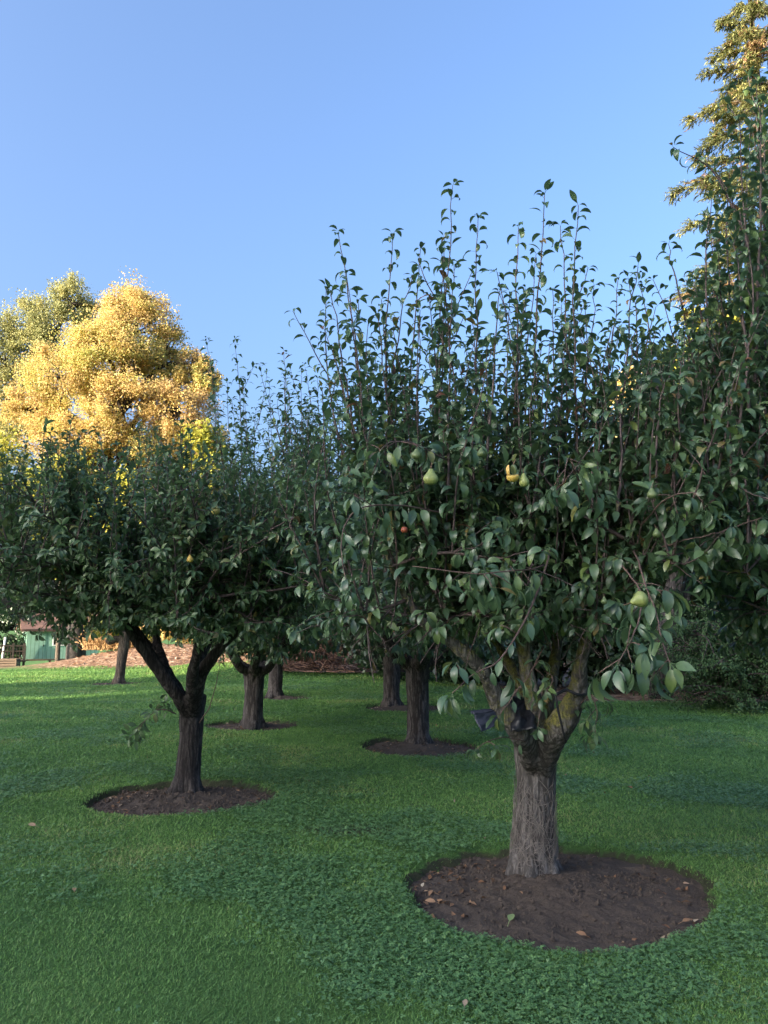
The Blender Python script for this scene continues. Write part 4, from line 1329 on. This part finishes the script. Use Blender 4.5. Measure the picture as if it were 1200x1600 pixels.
pear(1187, 830, 3.9, 15, REDP, 'red apple at the right edge behind a twig', 1.0, (0, 0), 12, True)
# the split pear: two halves gaping, pecked flesh between
c = at(801, 741, 3.5)
s = 3.5 / FPX
root = thing('split_pear', 'ripe orange yellow pear split open, flesh showing', 'pear', c, 'fruit hanging in the trees')
def lobe(cen, rad, mat, nm, cut, seed):
    rg = np.random.default_rng(seed)
    nt, nv = 20, 14
    th, ph = np.meshgrid(np.arange(nt) * 2 * PI / nt, np.linspace(0, PI, nv))
    P = np.stack([np.sin(ph) * np.cos(th), np.sin(ph) * np.sin(th), np.cos(ph)], -1).reshape(-1, 3)
    d = P @ nrm(cut[:3])
    P = P - np.outer(np.maximum(d - cut[3], 0) * 1.15, nrm(cut[:3]))
    P = P * np.array(rad) + np.array(cen)
    a = np.arange(nt)
    F = np.concatenate([np.stack([k * nt + a, (k + 1) * nt + a, (k + 1) * nt + (a + 1) % nt, k * nt + (a + 1) % nt], -1) for k in range(nv - 1)])
    return mesh_obj(nm, P * s, F, mat, root)
FLESH = fruit_mat('ripe flesh', (.55, .34, .08), (.70, .48, .16), (.40, .2, .06))
lobe((0, 0, -4), (10, 9, 8.5), YELP, 'half', (-.1, -.3, 1, .35), 1)
lobe((-6, -2, 6), (5, 6, 9), FLESH, 'half', (1, -.2, .1, .2), 2)
lobe((2, 2, 8), (6, 6, 8), DULLP, 'half', (-.6, -.3, -.3, .3), 3)
g = Geo()
g.tube(curve([(2 * s, 2 * s, 14 * s), (3 * s, 2 * s, 19 * s), (6 * s, 2 * s, 24 * s)], 6), 1.2 * s, 6)
g.obj('stem', STEM, root)

# ------------------------------------------------------------------ dark tarp stuffed in the fork, and the strap round the limb
m = M('dark tarp')
nz = m.noise(m.coord(), 30, 4)
m.col(m.ramp(nz, [(.3, (.022, .026, .045)), (.7, (.05, .056, .085))])).rough(.55, .4)
m.bump(nz, .4, .01)
TARP = m.m
def sheet(name, corners, mat, parent, base, nu=18, nv=14, amp=.012, thick=.004, seed=0, freq=6):
    a, b, c_, d = [np.array(q) - base for q in corners]
    u, v_ = np.meshgrid(np.linspace(0, 1, nu), np.linspace(0, 1, nv))
    P = (a * ((1 - u) * (1 - v_))[..., None] + b * (u * (1 - v_))[..., None] + c_ * (u * v_)[..., None] + d * ((1 - u) * v_)[..., None])
    nn = nrm(np.cross(b - a, d - a))
    hh = (fbm(u * freq + seed, v_ * freq, seed, 3) - .5) * amp * 4
    P = (P + nn * hh[..., None]).reshape(-1, 3)
    Q = P - nn * thick
    i, j = np.meshgrid(np.arange(nu - 1), np.arange(nv - 1))
    q_ = (j * nu + i).ravel()
    F = np.stack([q_, q_ + 1, q_ + nu + 1, q_ + nu], -1)
    n = nu * nv
    bd = np.concatenate([np.arange(nu), np.arange(1, nv) * nu + nu - 1, (nv - 1) * nu + np.arange(nu - 2, -1, -1), np.arange(nv - 2, 0, -1) * nu])
    Fs = np.stack([bd, np.roll(bd, -1), np.roll(bd, -1) + n, bd + n], -1)
    return mesh_obj(name, np.concatenate([P, Q]), np.concatenate([F, F[:, ::-1] + n, Fs[:, ::-1]]), mat, parent)
cb = at(790, 1130, 4.75)
root = thing('tarp', 'dark blue grey tarp wedged in the fork of the nearest trunk, flap sticking out', 'tarp', cb)
sheet('flap', [at(739, 1113, 4.72), at(802, 1106, 4.85), at(796, 1126, 4.85), at(751, 1144, 4.68)], TARP, root, cb, amp=.008, seed=1)
sheet('fold', [at(733, 1112, 4.74), at(800, 1103, 4.9), at(804, 1108, 4.84), at(740, 1116, 4.70)], TARP, root, cb, amp=.006, seed=2)
sheet('bundle', [at(795, 1085, 4.9), at(842, 1090, 4.95), at(840, 1142, 4.72), at(800, 1140, 4.72)], plain('black plastic', (.006, .007, .010), (.018, .02, .027), 20, .4), root, cb, amp=.03, seed=3, freq=4)
cb = at(878, 1110, 4.6)
o = Geo()
o.tube(curve([at(868, 1086, 4.62) - cb, at(872, 1110, 4.62) - cb, at(878, 1135, 4.64) - cb, at(884, 1160, 4.70) - cb], 10), .007, 6)
o.tube(curve([at(868, 1086, 4.62) - cb, at(885, 1078, 4.66) - cb, at(905, 1086, 4.64) - cb, at(925, 1082, 4.8) - cb], 10), .009, 6)
o = o.obj('strap', plain('black strap', (.012, .012, .016), (.03, .03, .036), 30, .5), loc=cb)
tag(o, 'black tie strap looped round the thick right limb of the nearest tree', 'strap')

# ------------------------------------------------------------------ green cabin far left
DH = 57.0
SH = DH / FPX
hc = at(40, 1030, DH)                      # left front corner of the wall, at deck floor
rz = R(28)                                 # its front turns to the right, away from the sun
gzh = ground_z(hc[0] + 2, hc[1])
root = thing('cabin', 'small mint green board cabin on stilts with brown roof, beyond the lawn', 'cabin', (hc[0], hc[1], hc[2]), None, rz)
m = M('mint boards')
v = m.coord()
wv = m.n('TexWave', wave_type='BANDS', bands_direction='X')
wv.inputs['Scale'].default_value = 1.15
wv.inputs['Distortion'].default_value = .1
m.l(v, wv.inputs['Vector'])
c = m.ramp(m.noise(v, 3, 4), [(.3, (.20, .37, .28)), (.7, (.27, .46, .36))])
c = m.mix(m.ramp(wv.outputs['Fac'], [(0, (.8, .8, .8)), (.08, (0, 0, 0))]), c, (.06, .14, .10))
m.col(c).rough(.7)
MINT = m.m
WHITE = plain('white paint', (.68, .68, .66), (.8, .8, .78), 5, .5)
WOOD = plain('weathered wood', (.11, .075, .055), (.22, .16, .12), 6, .8, .2, .01, (1, 8, 8))
ROOF = plain('brown roofing', (.13, .075, .06), (.21, .125, .10), 4, .85, .2, .02)
DARK = plain('dark glass', (.01, .012, .014), (.03, .034, .04), 3, .15, .5)
W_, Dp, Hw = 4.9, 5.0, 2.05
g = Geo()
g.box((W_ / 2, .06, Hw / 2), (W_, .12, Hw))
g.box((.06, Dp / 2 + .06, Hw / 2), (.12, Dp - .12, Hw))
g.box((W_ - .06, Dp / 2 + .06, Hw / 2), (.12, Dp - .12, Hw))
g.box((W_ / 2, Dp + .06, Hw / 2), (W_, .12, Hw))
g.obj('wall', MINT, root, False)
g = Geo()
e = .45
ridge = Hw + 1.05
V = []
for x_ in (-e, W_ + e):
    V += [(x_, -e, Hw - .1), (x_, Dp / 2, ridge), (x_, Dp + e, Hw - .1), (x_, -e, Hw + .06), (x_, Dp / 2, ridge + .16), (x_, Dp + e, Hw + .06)]
g.add(V, [[3, 4, 10, 9], [4, 5, 11, 10], [0, 6, 7, 1], [1, 7, 8, 2], [0, 3, 9, 6], [2, 8, 11, 5], [0, 1, 4, 3], [1, 2, 5, 4], [6, 9, 10, 7], [7, 10, 11, 8]])
g.obj('roof', ROOF, root, False)
g = Geo()
g.box((-1.6, -.2, -.08), (3.1, 1.9, .12))
g.box((W_ / 2, -.12, -.06), (W_, .24, .10))
g.obj('deck', WOOD, root, False)
for x_ in (-2.9, -1.3, -.12, 1.6, 3.2, 4.7):
    g = Geo()
    g.box((x_, -.1, -.5), (.16, .16, .76))
    g.obj('stilt', WOOD, root, False)
for x_ in (-2.6, -.9, -.18):
    g = Geo()
    g.box((x_, -1.05, .55), (.13, .13, 1.2))
    g.obj('post', WOOD, root, False)
g = Geo()
g.box((-1.6, -1.05, .98), (3.0, .05, .1))
g.box((-1.6, -1.05, .60), (3.0, .04, .08))
for k in range(16):
    g.box((-2.95 + k * .19, -1.0, .5), (.05, .03, .9))
g.obj('railing', WOOD, root, False)
for x_ in (1.75, 3.5):
    g = Geo()
    g.box((x_, -.03, 1.32), (.07, .06, .8)); g.box((x_ + .85, -.03, 1.32), (.07, .06, .8))
    g.box((x_ + .425, -.03, 1.685), (.78, .06, .07)); g.box((x_ + .425, -.03, .955), (.78, .06, .07)); g.box((x_ + .425, -.03, 1.32), (.05, .05, .66))
    wf = g.obj('window', WHITE, root, False)
    g = Geo()
    g.box((x_ + .425, -.008, 1.32), (.78, .012, .66))
    g.obj('pane', DARK, wf, False)
g = Geo()
g.box((.75, -.015, .95), (.95, .03, 1.88))
dr = g.obj('door', MINT, root, False)
g = Geo()
g.box((1.12, -.05, .95), (.05, .05, .14))
g.obj('handle', DARK, dr, False)
# low slatted bench wall and white post beside the cabin
cf = at(8, 1038, DH - 2)
root = thing('slatted_planter', 'low slatted timber box left of the cabin deck', 'planter', (cf[0], cf[1], ground_z(cf[0], cf[1])), None, R(10))
g = Geo()
for k in range(4):
    g.box((0, 0, .12 + .17 * k), (1.7, .9, .13))
g.obj('slats', WOOD, root, False)
for x_ in (-.8, .8):
    for y_ in (-.49, .49):
        g = Geo()
        g.box((x_, y_, .36), (.09, .07, .74))
        g.obj('corner_post', WOOD, root, False)
cf = at(3, 1030, DH - 1)
root = thing('white_post', 'leaning white painted post at the far left edge by the cabin', 'post', (cf[0], cf[1], ground_z(cf[0], cf[1])))
g = Geo()
g.tube([(0, 0, -.1), (.05, 0, 1.0), (.14, 0, 2.1)], .075, 10)
g.obj('shaft', WHITE, root)
g = Geo()
g.tube([(.14, 0, 2.1), (.142, 0, 2.13), (.144, 0, 2.17)], [.1, .1, .02], 10)
g.obj('cap', WHITE, root)
